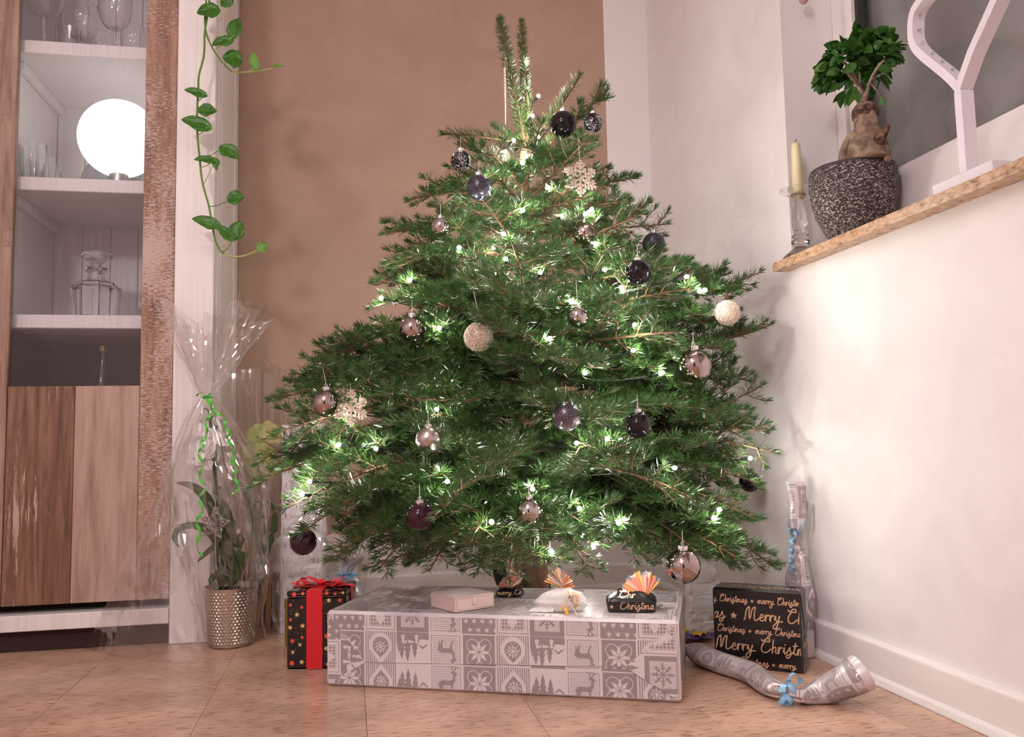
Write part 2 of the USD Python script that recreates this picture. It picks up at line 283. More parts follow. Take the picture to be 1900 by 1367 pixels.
# gifts
plain('paper_light', (.74, .675, .69), .24, 0., specular_ior_level=.4); plain('foil_light', (.70, .63, .645), .24, .15)
plain('paper_ink', (.35, .295, .295), .38, 0., specular_ior_level=.35); plain('paper_silver_back', (.60, .56, .57), .3, .45)
plain('paper_black', (.010, .008, .009), .22); plain('gold_ink', (.74, .49, .31), .3, .45)
plain('tin_black', (.009, .006, .007), .16); plain('tin_edge', (.45, .42, .42), .25, 1.); plain('red_ribbon', (.72, .012, .022), .38); plain('star_red', (.85, .09, .05), .4); plain('star_gold', (.74, .50, .19), .4); plain('star_orange', (.82, .25, .08), .4)
plain('pink_card', (.80, .61, .58), .45); plain('pink_line', (.40, .26, .25), .6); plain('pink_tab', (.80, .66, .60), .4)
plain('note_red', (.80, .27, .20), .6); plain('note_cream', (.84, .74, .62), .6); plain('note_orange', (.82, .40, .13), .6); plain('note_blue', (.30, .34, .42), .6); plain('note_pink', (.84, .47, .42), .6)
M('organza', {'t': ('transparent_bsdf', dict(color=(1, 1, 1))), 'd': ('principled_bsdf', dict(base_color=(.86, .80, .79), roughness=.35, sheen_weight=.4)), 'x': ('mix_closure', dict(fac=.62))}, [('t.BSDF', 'x.closure1'), ('d.BSDF', 'x.closure2')], 'x.closure')
plain('orange_ribbon', (.86, .44, .035), .4); plain('white_cord', (.85, .80, .79), .4); plain('blue_ribbon', (.24, .50, .74), .3, coat_weight=.3)
noisy('crumpled_white', [(.3, (.70, .66, .66)), (.7, (.82, .78, .78))], 18, .35, bump=.6); plain('print_grey', (.52, .46, .47), .4)
plain('purple_paper', (.10, .03, .18), .4); plain('yellow_print', (.80, .50, .06), .4); plain('olive_gold', (.22, .145, .03), .35); plain('stand_black', (.012, .012, .013), .3)

# ------------------------------------------------------------------ the room
XW, YW, XL, YF, ZC = 1.0612, 2.7697, -2.7, -2.6, 2.5
NY, SZ = 1.8426, .9205
S = 'structure'
floor = thing('floor', 'cork floor of long pinkish brown planks', 'floor', kind=S)
part(floor, 'subfloor', rbox((XL, YF, -.06), (XW+.2, YW+.1, -.0045), .001), 'dark_gap')
PW, PL, gap = .3025, .92, .0006
i = 0
for a in range(-9, 5):
    x0 = .0295+a*PW/1.5*1.5; x1 = min(x0+PW, XW+.05); x0 = max(x0, XL)
    if x1-x0 < .02: continue
    off = (a*.37) % 1.0
    y = YF-off*PL
    while y < YW+.05:
        ya, yb = max(y, YF), min(y+PL, YW+.05)
        if yb-ya > .02:
            dz = -.0003*((i*7) % 3)
            part(floor, 'plank', rbox((x0+gap/2, ya+gap/2, -.0045), (x1-gap/2, yb-gap/2, dz), .0006), f'cork_{(i*5+a) % 4}', smooth=False)
            i += 1
        y += PL
solo('wall_back', rbox((XL-.1, YW, -.06), (XW+.3, YW+.1, ZC), .001), 'back_wall_paint', 'plastered back wall painted light brown, white beside the corner and along the floor', 'wall', kind=S, smooth=False)
E_ = extrude(Polygon([(YF, -.06), (YW+.02, -.06), (YW+.02, ZC), (YF, ZC)], [[(.15, .90), (NY, .90), (NY, 2.25), (.15, 2.25)]]), .25, (XW, 0, 0), (0, 1, 0), (0, 0, 1))
solo('wall_right', E_, 'white_plaster', 'white plastered wall with the window recess', 'wall', kind=S, smooth=False)
solo('wall_left', rbox((XL-.1, YF, -.06), (XL, YW, ZC), .001), 'white_plaster', 'white wall on the cabinet side', 'wall', kind=S)
fw = extrude(Polygon([(XL, -.06), (XW, -.06), (XW, ZC), (XL, ZC)], [[(-1.5, .0), (-.5, .0), (-.5, 2.05), (-1.5, 2.05)]]), .1, (0, YF, 0), (1, 0, 0), (0, 0, 1))
solo('wall_front', fw, 'white_plaster', 'white wall behind the viewer', 'wall', kind=S, smooth=False)
solo('door_1', rbox((-1.5, YF-.2, 0), (-.5, YF-.12, 2.05)), 'void_dark', 'dark doorway behind the viewer', 'door', kind=S)
solo('ceiling', rbox((XL-.1, YF, ZC), (XW+.3, YW+.1, ZC+.08), .001), 'ceiling_white', 'white ceiling', 'ceiling', kind=S)
BT, LG = .0781, .0298
prof = Polygon([(0, 0), (LG, 0), (LG, .004), (LG-.0035, .012), (LG-.012, .0165), (LG-.012, BT-.008), (LG-.014, BT-.003), (LG-.019, BT), (0, BT+.0015)])
solo('baseboard_right', extrude(prof, YW-YF, (XW, YF, 0), (-1, 0, 0), (0, 0, 1)), 'white_gloss_paint', 'white baseboard along the window wall', 'baseboard', kind=S)
solo('baseboard_back', extrude(prof, XW-XL, (XW, YW, 0), (0, -1, 0), (0, 0, 1)), 'white_gloss_paint', 'white baseboard along the brown wall', 'baseboard', kind=S)
sill = Polygon([(1.0212, .05), (1.0212, 1.866), (XW-.0005, 1.866), (XW-.0005, NY-.001), (1.30, NY-.001), (1.30, .151), (XW-.0005, .151), (XW-.0005, .05)])
solo('trim_1', extrude(sill, .0205, (0, 0, .90), (1, 0, 0), (0, 1, 0)), 'travertine', 'brown travertine windowsill', 'windowsill', kind=S)
win = thing('window_1', 'white framed window with a grey pane above the stone sill', 'window', (1.2, 1.0, SZ), kind=S)
Y0, Y1, Z0, Z1 = .151, NY-.001, SZ, 2.249
def ring(y0, y1, z0, z1, w, wb): return Polygon([(y0, z0), (y1, z0), (y1, z1), (y0, z1)], [[(y0+w, z0+wb), (y1-w, z0+wb), (y1-w, z1-w), (y0+w, z1-w)]])
def ringmesh(x0, x1, *a): return extrude(ring(*a), x1-x0, (x0, 0, 0), (0, 1, 0), (0, 0, 1))
part(win, 'outer_frame', ringmesh(1.202, 1.26, Y0, Y1, Z0, Z1, .036, .152), 'window_white', smooth=False)
part(win, 'sash', ringmesh(1.213, 1.255, Y0+.0365, Y1-.0365, Z0+.1525, Z1-.0365, .030, .022), 'window_white', smooth=False)
part(win, 'gasket', ringmesh(1.222, 1.25, Y0+.0668, Y1-.0668, Z0+.1748, Z1-.0668, .012, .0015), 'gasket', smooth=False)
part(win, 'pane', rbox((1.236, Y0+.078, Z0+.176), (1.240, Y1-.078, Z1-.078), .0005), 'pane', smooth=False)
part(win, 'roller_shutter', rbox((1.285, Y0, Z0), (1.295, Y1, Z1), .001), 'shutter_grey', smooth=False)

# ------------------------------------------------------------------ the tall cabinet and what stands in it
CX0, CX1, CF, CB = -1.03, -.353, 2.315, 2.763
cab = thing('display_cabinet', 'tall white cabinet with a weathered brown wood and glass door', 'cabinet', ((CX0+CX1)/2, 2.54, 0))
part(cab, 'post', rbox((-.4525, CF, 0), (CX1-.0008, CF+.045, 2.05), .002), 'white_wood')
part(cab, 'post', rbox((CX0, CF, 0), (-.93, CF+.045, 2.05), .002), 'white_wood')
side = extrude(Polygon([(CF+.0455, .0), (CB, .0), (CB, 2.05), (CF+.0455, 2.05)]), .02, (CX1-.02, 0, 0), (0, 1, 0), (0, 0, 1))
part(cab, 'side_panel', cat([side] + [rbox((CX1-.003, y, .0), (CX1+.0035, y+w, 2.05), .0015) for y, w in ((CF+.046, .02), (CF+.10, .075), (CB-.075, .07))]), 'white_wood')
part(cab, 'side_panel', rbox((-.905, CF+.046, .11), (-.887, CB-.012, 2.05), .001), 'white_wood')
part(cab, 'side_panel', rbox((-.405, CF+.046, .60), (-.394, CB-.012, 2.05), .001), 'white_wood')
for k in range(6):   # tongue and groove boards of the back
    x = -.887+k*.0805
    part(cab, 'back_board', rbox((x+.0006, CB-.012, .855 if k < 9 else .1), (x+.0799, CB-.004, 2.05), .0015), 'white_wood')
part(cab, 'lower_back', rbox((-.887, CB-.014, .60), (-.404, CB-.0125, .815), .0005), 'shaded_interior', label='back of the lowest glazed compartment, its shadow painted dark brown')
part(cab, 'bottom_shelf', rbox((-.887, 2.36, .60), (-.405, CB-.015, .635), .001), 'shaded_interior', label='shelf floor with its shadow painted dark brown')
part(cab, 'shadow_lining', rbox((-.8865, 2.362, .636), (-.884, CB-.015, .8155), .0005), 'shaded_interior', label='side of the lowest glazed compartment, its shadow painted dark brown')  # lining added to carry the painted shadow of this compartment
part(cab, 'shadow_lining', rbox((-.408, 2.362, .636), (-.4055, CB-.015, .8155), .0005), 'shaded_interior')
SH = [1.596, 1.2206, .8529]
for z in SH: part(cab, 'shelf', rbox((-.8865, 2.365, z-.036), (-.4055, CB-.0125, z), .002), 'white_wood')
for z in SH[:2]:
    part(cab, 'shelf_support', rbox((-.8865, 2.42, z-.0615), (-.868, CB-.02, z-.0365), .002), 'white_wood')
part(cab, 'shelf_support', rbox((-.8835, 2.42, .79), (-.868, CB-.02, .8165), .002), 'shaded_interior')
part(cab, 'bottom_rail', rbox((-.9295, CF-.004, .053), (-.453, CF+.05, .092), .002), 'white_wood')
part(cab, 'carcass_floor', rbox((-.93, CF+.051, .055), (-.405, CB-.01, .09), .002), 'white_wood')
part(cab, 'shadow_board', rbox((-.929, CF+.022, .0006), (-.4535, CF+.03, .0525), .0005), 'void_dark', label='added dark board for the shadow under the bottom rail')  # dark board added where only the shadow under the cabinet lies
part(cab, 'lower_box', rbox((-.886, 2.40, .0905), (-.406, CB-.02, .599), .002), 'void_dark')
part(cab, 'cabinet_top', rbox((CX0, CF-.01, 2.0502), (CX1, CB, 2.08), .002), 'white_wood')
door = part(cab, 'door', rbox((-.5345, CF+.008, .1135), (-.4535, CF+.031, 2.04), .0015), 'wood_crackled', label='weathered door stile with crackled pale paint')
part(door, 'door_stile', rbox((-.928, CF+.008, .1135), (-.8505, CF+.031, 2.04), .0015), 'wood_plain_stile', label='plain brown door stile')
part(door, 'plank', rbox((-.8495, CF+.010, .1135), (-.6915, CF+.029, .662), .0015), 'wood_dark_plank', label='dark brown plank with vertical grain')
part(door, 'plank', rbox((-.6905, CF+.010, .1135), (-.5355, CF+.029, .662), .0015), 'wood_pale_plank', label='pale brown plank with dark cracks')
part(door, 'glass_pane', rbox((-.8495, CF+.018, .6625), (-.5355, CF+.022, 2.04), .0005), 'pane', smooth=False)
part(door, 'edge_strip', rbox((-.4533, CF+.004, .1), (-.4527, CF+.03, 2.04), .0002), 'void_dark')

def wall_glass(outer, t=.0016):
    """a glass vessel's closed profile from its outer profile (radius, height), bottom to rim"""
    o = np.asarray(outer, float); tn = tangents(o); nrm = np.c_[-tn[:, 1], tn[:, 0]]
    return o, o+nrm*t
def wine_glass(name, label, c, bowl_r, bowl_h, stem_h, foot_r, group=None):
    t = thing(name, label, 'glass', c, group=group)
    x, y, z = c
    s = np.linspace(0, 1, 16); ro = bowl_r*np.sin(np.clip(.10+s*2.0, 0, 2.1))**.8*np.where(s > .6, 1, 1); zo = z+stem_h+bowl_h*(1-np.cos(s*np.pi*.62))/(1-math.cos(np.pi*.62))
    ro[0] = .004
    o = np.c_[ro, zo]; a, b = wall_glass(o, .0013); b[0] = (.0, zo[0]+.0025); b[:, 0] = np.maximum(b[:, 0], 0)
    part(t, 'bowl', lathe(np.vstack([[(.0, zo[0])], a, b[::-1]]), (x, y, 0), 40), 'glass', smooth=50)
    part(t, 'stem', lathe([(0, z+.004), (.0065, z+.0042), (.0038, z+.015), (.0034, z+stem_h*.6), (.005, z+stem_h-.004), (.0058, z+stem_h-.0006), (0, z+stem_h-.0005)], (x, y, 0), 20), 'glass', smooth=50)
    part(t, 'foot', lathe([(0, z+.0003), (foot_r, z+.0003), (foot_r, z+.0015), (foot_r*.5, z+.003), (.006, z+.0038), (0, z+.0038)], (x, y, 0), 40), 'glass', smooth=50)
    return t
def tumbler(name, label, c, r, h, group=None, facets=12):
    t = thing(name, label, 'glass', c, group=group); x, y, z = c
    o = [(0, z+.0003), (r*.86, z+.0003), (r*.9, z+.002), (r, z+h)]; inn = [(r-.002, z+h), (r*.84, z+.012), (0, z+.010)]
    part(t, 'cup', lathe(o+inn, (x, y, 0), 48, rfun=lambda th: 1+.025*np.cos(facets*th)), 'glass', smooth=25)
    return t
zs = SH[0]
for px, Y, br, bh, sh, label in ((82, 2.44, .046, .10, .105, 'leftmost wine glass on the top shelf with a long stem'), (152, 2.52, .046, .10, .082, 'wine glass in the middle of the top shelf behind the cut tumblers'),
        (213, 2.42, .045, .11, .072, 'large wine glass at the front of the top shelf'), (189, 2.62, .042, .10, .046, 'short stemmed wine glass at the back of the top shelf'),
        (247, 2.50, .034, .09, .030, 'small goblet at the right end of the top shelf')):
    X = at(px, 60, Y=Y)[0]
    wine_glass('wine_glass', label, (X, Y, zs), br, bh, sh, .032)
for px, Y, label in ((127, 2.47, 'cut glass tumbler beside the leftmost wine glass'), (112, 2.665, 'cut glass tumbler in the far left corner of the top shelf'), (163, 2.69, 'cut glass tumbler at the back between two wine glasses')):
    tumbler('cut_tumbler', label, (at(px, 60, Y=Y)[0], Y, zs), .033, .085)
zs = SH[1]
for px, Y, r, h, label in ((62, 2.46, .034, .12, 'tall clear glass in the left corner beside the globe'), (86, 2.53, .028, .105, 'clear tumbler standing near the left corner of the globe shelf'), (97, 2.60, .026, .085, 'small clear glass nearest the globe')):
    t = thing('drinking_glass', label, 'glass', (at(px, 290, Y=Y)[0], Y, zs)); x = at(px, 290, Y=Y)[0]
    part(t, 'cup', lathe([(0, zs+.0003), (r*.55, zs+.0003), (r*.8, zs+h*.25), (r, zs+h*.6), (r*.96, zs+h), (r*.96-.0018, zs+h), (r-.0018, zs+h*.6), (r*.8-.0018, zs+h*.26), (r*.5, zs+.008), (0, zs+.007)], (x, Y, 0), 40), 'glass', smooth=50)
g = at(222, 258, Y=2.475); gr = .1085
orb = thing('added_globe', 'added glowing white globe on the middle shelf behind the glass door', 'orb', (g[0], g[1], zs))  # added glowing globe, for a round brightness judged a reflection in the door glass
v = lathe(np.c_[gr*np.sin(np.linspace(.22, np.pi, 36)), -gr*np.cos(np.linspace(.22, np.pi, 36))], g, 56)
part(orb, 'glow_shell', v, 'globe_light', smooth=True)
part(orb, 'base', lathe([(0, zs+.0003), (.05, zs+.0003), (.05, zs+.006), (.026, zs+.02), (.025, g[2]-gr+.004), (0, g[2]-gr+.004)], (g[0], g[1], 0), 32), 'metal_grey')
bw = at(207, 270, Y=2.66)
bl = thing('glass_bowl', 'round clear glass fishbowl standing behind the glowing globe', 'bowl', (bw[0], bw[1], zs))
aa = np.linspace(.45, 2.6, 30); rr = .082
o = np.c_[rr*np.sin(aa), zs+rr*.91-rr*np.cos(aa)]; o, inn = wall_glass(o, .0025)
part(bl, 'vessel', lathe(np.vstack([[(0, o[0, 1])], o, inn[::-1], [(0, inn[0, 1]+.001)]]), (bw[0], bw[1], 0), 56), 'glass_grey', smooth=50)
zs = SH[2]
d0 = at(178, 560, Y=2.5)
dec = thing('decanter', 'square cut glass decanter with a flat round stopper', 'decanter', (d0[0], 2.5, zs))
def oct_(th): q = (np.mod(th+np.pi/8, np.pi/4)-np.pi/8); return math.cos(np.pi/8)/np.cos(q)*np.where(np.mod(np.round(th/(np.pi/4)), 2) == 0, 1.02, .97)
W = .066
dz = lambda s: zs+s
outer = [(0, .0003), (W*.86, .0003), (W*.9, .003), (W*.98, .09), (W*.98, .098), (W*.8, .108)]
part(dec, 'body', lathe([(r, dz(z)) for r, z in outer]+[(.026, dz(.117)), (.021, dz(.13)), (.020, dz(.139)), (.0155, dz(.139)), (.0165, dz(.13)), (.02, dz(.115)), (W*.74, dz(.103)), (W*.85, dz(.092)), (W*.78, dz(.014)), (0, dz(.012))], (d0[0], 2.5, 0), 96, rfun=lambda th: oct_(th)), 'glass', smooth=28)
part(dec, 'collar', lathe([(.0205, dz(.1395)), (.030, dz(.144)), (.030, dz(.150)), (.021, dz(.156)), (.0158, dz(.156)), (.0158, dz(.1395)), (.0205, dz(.1395))], (d0[0], 2.5, 0), 40), 'glass', smooth=40)
part(dec, 'stopper', lathe([(0, dz(.130)), (.012, dz(.131)), (.0145, dz(.157)), (.0145, dz(.166)), (.033, dz(.178)), (.042, dz(.186)), (.040, dz(.192)), (.026, dz(.199)), (0, dz(.2))], (d0[0], 2.5, 0), 40), 'glass', smooth=25)
jx = at(259, 560, Y=2.6)
jr = thing('glass_jar', 'small grey glass jar at the right end of the decanter shelf', 'jar', (jx[0]+.03, 2.6, SH[2]))
part(jr, 'vessel', lathe([(0, SH[2]+.0003), (.032, SH[2]+.0003), (.036, SH[2]+.02), (.034, SH[2]+.055), (.031, SH[2]+.055), (.033, SH[2]+.02), (0, SH[2]+.008)], (jx[0]+.03, 2.6, 0), 36), 'glass_grey', smooth=40)
b0 = at(190, 690, Y=2.55); zb = .6352
bo = thing('liqueur_bottle', 'slender clear bottle with a gold cap in the dark lower compartment', 'bottle', (b0[0], 2.55, zb))
part(bo, 'body', lathe([(0, zb+.0003), (.023, zb+.0003), (.0245, zb+.01), (.022, zb+.05), (.012, zb+.095), (.0085, zb+.11), (.008, zb+.14), (.0065, zb+.14), (.010, zb+.096), (.019, zb+.05), (.021, zb+.012), (0, zb+.008)], (b0[0], 2.55, 0), 36), 'glass', smooth=50)
part(bo, 'cap', lathe([(0, zb+.1402), (.0095, zb+.1402), (.0095, zb+.156), (0, zb+.157)], (b0[0], 2.55, 0), 24), 'gold_ink')

# ------------------------------------------------------------------ on the windowsill
bx = np.array([1.106, 1.648, SZ])
pot = thing('bonsai', 'ficus bonsai with thick trunk in a speckled grey stone pot on the windowsill', 'bonsai', bx)
pr = [(0, .0004), (.046, .0004), (.050, .004), (.066, .030), (.083, .066), (.092, .105), (.0945, .135), (.093, .160), (.0895, .166), (.086, .164), (.084, .155), (.084, .148), (0, .148)]
part(pot, 'pot', lathe([(r, SZ+z) for r, z in pr], (bx[0], bx[1], 0), 64), 'stone_pot', smooth=40)
part(pot, 'rim', lathe([(.0925, SZ+.161), (.0895, SZ+.1675), (.0855, SZ+.165), (.0925, SZ+.161)], (bx[0], bx[1], 0), 64), 'pot_rim', smooth=60)
part(pot, 'soil', lathe([(.084, SZ+.1485), (.05, SZ+.153), (0, SZ+.155)], (bx[0], bx[1], 0), 40), 'soil')
def bp(x, y, dx=0.): return at(x, y, X=bx[0]+dx)
tr = spline([bp(1612, 300), bp(1610, 265), bp(1608, 238), bp(1606, 215), bp(1604, 196)], 24)
tv, tf = tube(tr, np.interp(np.linspace(0, 1, 24), [0, .3, .6, .82, 1], [.046, .040, .026, .024, .022]), 28)
tv = tv+(meshkit.fbm(tv*42, 3, 4)-.5)[:, None]*.012*np.array([[1, 1, .3]])
part(pot, 'trunk', (tv, tf), 'ficus_bark', smooth=True)
cr = spline([bp(1606, 222), bp(1604, 196)], 10); cv, cf = tube(cr, [.020, .0255, .0275, .027, .028, .0265, .027, .026, .023, .014], 26)
cv = cv+(meshkit.fbm(cv*85, 3, 9)-.5)[:, None]*.012; part(pot, 'crust', (cv, cf), 'ficus_crust', label='dark knobbly cut top of the trunk', smooth=True)
for pts, r0, r1 in (([bp(1608, 282, -.02), bp(1578, 262, -.02), bp(1568, 285, -.02), bp(1566, 312, -.02)], .016, .012), ([bp(1630, 292, .02), bp(1640, 275, .02), bp(1646, 300, .02)], .012, .008)):
    rv, rf = tube(spline(pts, 16), np.linspace(r0, r1, 16), 14); rv = rv+(meshkit.fbm(rv*60, 3, 2)-.5)[:, None]*.006
    part(pot, 'root', (rv, rf), 'ficus_bark', smooth=True)
part(pot, 'cut_root', cat([tube(spline([bp(1628, 262, .0), bp(1640, 245, .0), bp(1647, 233, 0)], 8), np.linspace(.014, .006, 8), 10)]), 'ficus_crust', smooth=True)
stem0 = bp(1604, 198); cc = bp(1588, 118)
tips = []
for pts in ([(1602, 198), (1598, 170), (1590, 150)], [(1600, 172), (1585, 150), (1565, 138)], [(1603, 190), (1612, 160), (1622, 135)], [(1611, 160), (1625, 130), (1640, 112)], [(1590, 150), (1575, 125), (1550, 110)], [(1600, 170), (1596, 130), (1598, 100)]):
    q = spline([bp(x, y, k*(rng.random()-.5)*.05) for k, (x, y) in enumerate(pts)], 10)
    part(pot, 'stem', tube(q, np.linspace(.0065 if pts[0][1] > 180 else .004, .0025, 10), 8), 'ficus_bark', smooth=True); tips.append(q[-1])
q = spline([bp(1614, 152), bp(1620, 160), bp(1630, 172), bp(1635, 182)], 10); part(pot, 'stem', tube(q, np.linspace(.002, .0012, 10), 6), 'ficus_bark', smooth=True)
def fic(t): return .0125*max(math.sin(math.pi*min(1, .06+.94*t)**.85), 0)+.0002
def ficus_leaf(base, d, L, mat, up=(0, 0, 1)):
    d = np.asarray(d, float)/np.linalg.norm(d); sag = np.array([0, 0, -.18*L])
    part(pot, 'leaf', blade([base, base+d*L*.5+sag*.1, base+d*L+sag], lambda t: fic(t)*L/.038, up=up, fold=.28, nw=4), mat, smooth=True)
r2 = np.random.default_rng(21)
n_l = 0
while n_l < 250:
    e = r2.normal(size=3); e /= np.linalg.norm(e); e[2] = abs(e[2])*1.0-.25 if r2.random() < .8 else e[2]
    p = cc+e*np.array([.058, .098, .062])*(.55+.45*r2.random()**.4)
    if p[2] < cc[2]-.055: continue
    d = e*np.array([1, 1, .7])+r2.normal(size=3)*.45+np.array([0, 0, .05])
    if (p+d/np.linalg.norm(d)*.045)[0] > 1.19: d[0] = -abs(d[0])
    ficus_leaf(p, d, r2.uniform(.029, .043), 'ficus_leaf_new' if r2.random() < .17 else 'ficus_leaf', up=e+r2.normal(size=3)*.3); n_l += 1
ficus_leaf(bp(1633, 180), (0.1, -.5, -1), .022, 'ficus_leaf', up=(-1, 0, 0)); ficus_leaf(bp(1574, 178), (0.1, .7, -.5), .025, 'ficus_leaf', up=(-1, 0, 0))

kx, ky = 1.0585, 1.797
can = thing('candlestick', 'clear glass candlestick with a scalloped drip tray at the end of the windowsill', 'candlestick', (kx, ky, SZ))
def prof_c(L): return lathe([(r, SZ+z) for r, z in L], (kx, ky, 0), 40)
part(can, 'base', prof_c([(0, .0004), (.040, .0004), (.0415, .002), (.038, .006), (.024, .018), (.014, .026), (0, .026)]), 'glass', smooth=25)
part(can, 'stem', prof_c([(0, .0262), (.014, .0262), (.020, .032), (.0215, .040), (.014, .046), (.020, .052), (.020, .058), (.013, .066), (.0175, .078), (.0185, .10), (.012, .135), (.0125, .142), (.017, .150), (.017, .156), (.011, .1565), (.0105, .14), (0, .139)]), 'glass', smooth=25)
pts = np.linspace(0, 2*np.pi, 97)[:-1]
tray = lathe([(.0172, SZ+.150), (.026, SZ+.153), (.040, SZ+.160), (.043, SZ+.166), (.041, SZ+.167), (.038, SZ+.162), (.025, SZ+.1555), (.0172, SZ+.1535), (.0172, SZ+.150)], (kx, ky, 0), 96, rfun=lambda th: 1+.05*np.cos(8*th))
part(can, 'drip_tray', tray, 'glass', smooth=40)
cdl = thing('candle', 'cream taper candle standing in the glass candlestick', 'candle', (kx, ky, SZ+.141))
wx = [(0, .141), (.0095, .141), (.0128, .158), (.0128, .17), (.0118, .23), (.0105, .272), (.0085, .279), (0, .281)]
part(cdl, 'wax', prof_c([(r, z) for r, z in wx]), 'candle_wax', smooth=50)
part(cdl, 'wick', tube(spline([(kx, ky, SZ+.2805), (kx+.0005, ky, SZ+.286), (kx+.002, ky-.001, SZ+.290)], 8), .0009, 6), 'wick')

ax = 1.062
arch = thing('window_light_arch', 'white curved window light decoration on a flat foot beside the bonsai', 'decoration', (ax+.012, 1.283, SZ))
def a2(x, y): q = at(x, y, X=ax); return q[1], q[2]
def ribbon(pts, w): return LineString([tuple(p) for p in spline(np.array(pts), 60)]).buffer(w/2, cap_style=2)
def arc_part(name, g): part(arch, name, extrude(g, .026, (ax, 0, 0), (0, 1, 0), (0, 0, 1)), 'arch_white', smooth=35)
yb, zb_ = a2(1786, 305); yf, zf = a2(1776, 166)
arc_part('upright', Polygon([(yb-.0085, SZ+.0285), (yb+.0085, SZ+.0285), (yf+.0085, zf-.004), (yf, zf+.004), (yf-.0085, zf-.004)]))
left = [a2(1776, 163), a2(1740, 128), a2(1706, 100), a2(1690, 76), a2(1688, 50), a2(1692, 22), a2(1712, -8), a2(1742, -50), a2(1785, -85), a2(1830, -92), a2(1868, -62)]
right = [a2(1776, 163), a2(1800, 95), a2(1843, 0), a2(1868, -60)]
g1 = ribbon(left, .0155); g2 = LineString(right).buffer(.0078, cap_style=2)
arc_part('curved_arm', g1.difference(g2.buffer(.0003))); arc_part('straight_arm', g2)
part(arch, 'foot', rbox((ax-.016, yb-.085, SZ+.0004), (ax+.042, yb+.060, SZ+.028), .001), 'arch_white')
Lp = spline(np.array(left[:6]), 40)
for k in (8, 14, 20, 27, 33, 38):
    t = (Lp[k+1]-Lp[k-1] if k < 39 else Lp[k]-Lp[k-1]); t /= np.linalg.norm(t); nrm = np.array([-t[1], t[0]]); c = Lp[k]
    n3 = np.array([0, nrm[0], nrm[1]])
    if n3[1] > 0: n3 = -n3
    b = np.array([ax+.013, c[0], c[1]])+n3*.0078
    part(arch, 'small_bulb', tube([b, b+n3*.003, b+n3*.006, b+n3*.0075], [.0025, .0025, .002, .0006], 8), 'glass_grey', smooth=True)

ho = at(1491, -2, Y=1.795)
hx = thing('hanging_ornament', 'grey rounded hanging ornament at the top of the window recess', 'ornament', ho)
part(hx, 'drop', lathe([(0, -.013), (.006, -.0115), (.0105, -.006), (.0115, .001), (.0095, .009), (.005, .018), (.0015, .026), (0, .027)], ho, 24), 'pink_line', smooth=60)
part(hx, 'cord', tube(np.linspace(ho+uz*.026, ho+uz*.40, 4), .0007, 6), 'thread')

# ------------------------------------------------------------------ gift wrap print: grey motifs on pale silver paper
def dots(n, s, a0=.12, a1=.88):
    q = np.linspace(a0, a1, n); return [sbox(x-s/2, y-s/2, x+s/2, y+s/2) for x in q for y in q]
def arms(n, c, L, w, barbs=((.45, .22), (.7, .16))):
    out = []
    for k in range(n):
        a = k*2*math.pi/n+math.pi/2; d = np.array([math.cos(a), math.sin(a)]); c_ = np.array(c); out.append(LineString([c_, c_+d*L]))
        for t, l in barbs:
            for sg in (-1, 1):
                b = a+sg*.85; out.append(LineString([c_+d*L*t, c_+d*L*t+l*L*np.array([math.cos(b), math.sin(b)])]))
    return unary_union([o.buffer(w, cap_style=2) for o in out])
def fir_shape(x, y, w, h):
    p = [(x-w*.08, y), (x-w*.08, y+h*.12)]; L = [(x-w/2, y+h*.12), (x-w*.22, y+h*.36), (x-w*.4, y+h*.36), (x-w*.15, y+h*.62), (x-w*.28, y+h*.62), (x, y+h)]
    R = [(2*x-a, b) for a, b in L[::-1]][1:]; return Polygon([p[0], p[1]]+L+R+[(x+w*.08, y+h*.12), (x+w*.08, y)]).buffer(0)
SQ = sbox(0, 0, 1, 1); FR = SQ.difference(sbox(.03, .03, .97, .97)).buffer(0)
def line_frame(m, w=.018): return sbox(m, m, 1-m, 1-m).difference(sbox(m+w, m+w, 1-m-w, 1-m-w))
def deer():
    b = [(.30, .50), (.36, .56), (.62, .55), (.70, .60), (.72, .72), (.66, .74), (.64, .80), (.70, .82), (.80, .78), (.84, .72), (.78, .70), (.78, .56), (.72, .46), (.70, .36), (.74, .22), (.70, .20), (.65, .34), (.62, .42), (.44, .42), (.40, .34), (.44, .20), (.40, .18), (.34, .32), (.33, .22), (.29, .22), (.29, .36), (.27, .44), (.24, .48)]
    ant = [LineString([(.70, .80), (.66, .92), (.60, .96)]), LineString([(.67, .88), (.71, .96)]), LineString([(.72, .81), (.79, .90), (.86, .93)]), LineString([(.77, .87), (.77, .96)])]
    return unary_union([Polygon(b).buffer(0)]+[a.buffer(.014) for a in ant])
def m_snowdots():
    st = [star_poly(6, .085, .035).union(arms(3, (0, 0), .085, .010, ())) for _ in range(1)][0]
    g = [aff.translate(st, x+(.125 if k % 2 else 0), y) for k, y in enumerate((.13, .38, .63, .88)) for x in (.12, .37, .62, .87)]
    return SQ.difference(unary_union(g))
def m_tree():
    q = sbox(.16, .16, .84, .86); grid_ = unary_union([sbox(x, .16, x+.022, .86) for x in np.linspace(.18, .80, 8)]+[sbox(.16, y, .84, y+.022) for y in np.linspace(.2, .82, 7)])
    return q.difference(grid_.buffer(0)).difference(fir_shape(.5, .2, .62, .62)).union(line_frame(.05))
def m_flake():
    inner = sbox(.14, .14, .86, .86); return SQ.difference(inner).union(unary_union(dots(13, .024, .17, .83))).union(arms(8, (.5, .5), .32, .018))
def m_deer(): return unary_union(dots(14, .026, .14, .86)).union(deer()).union(line_frame(.06))
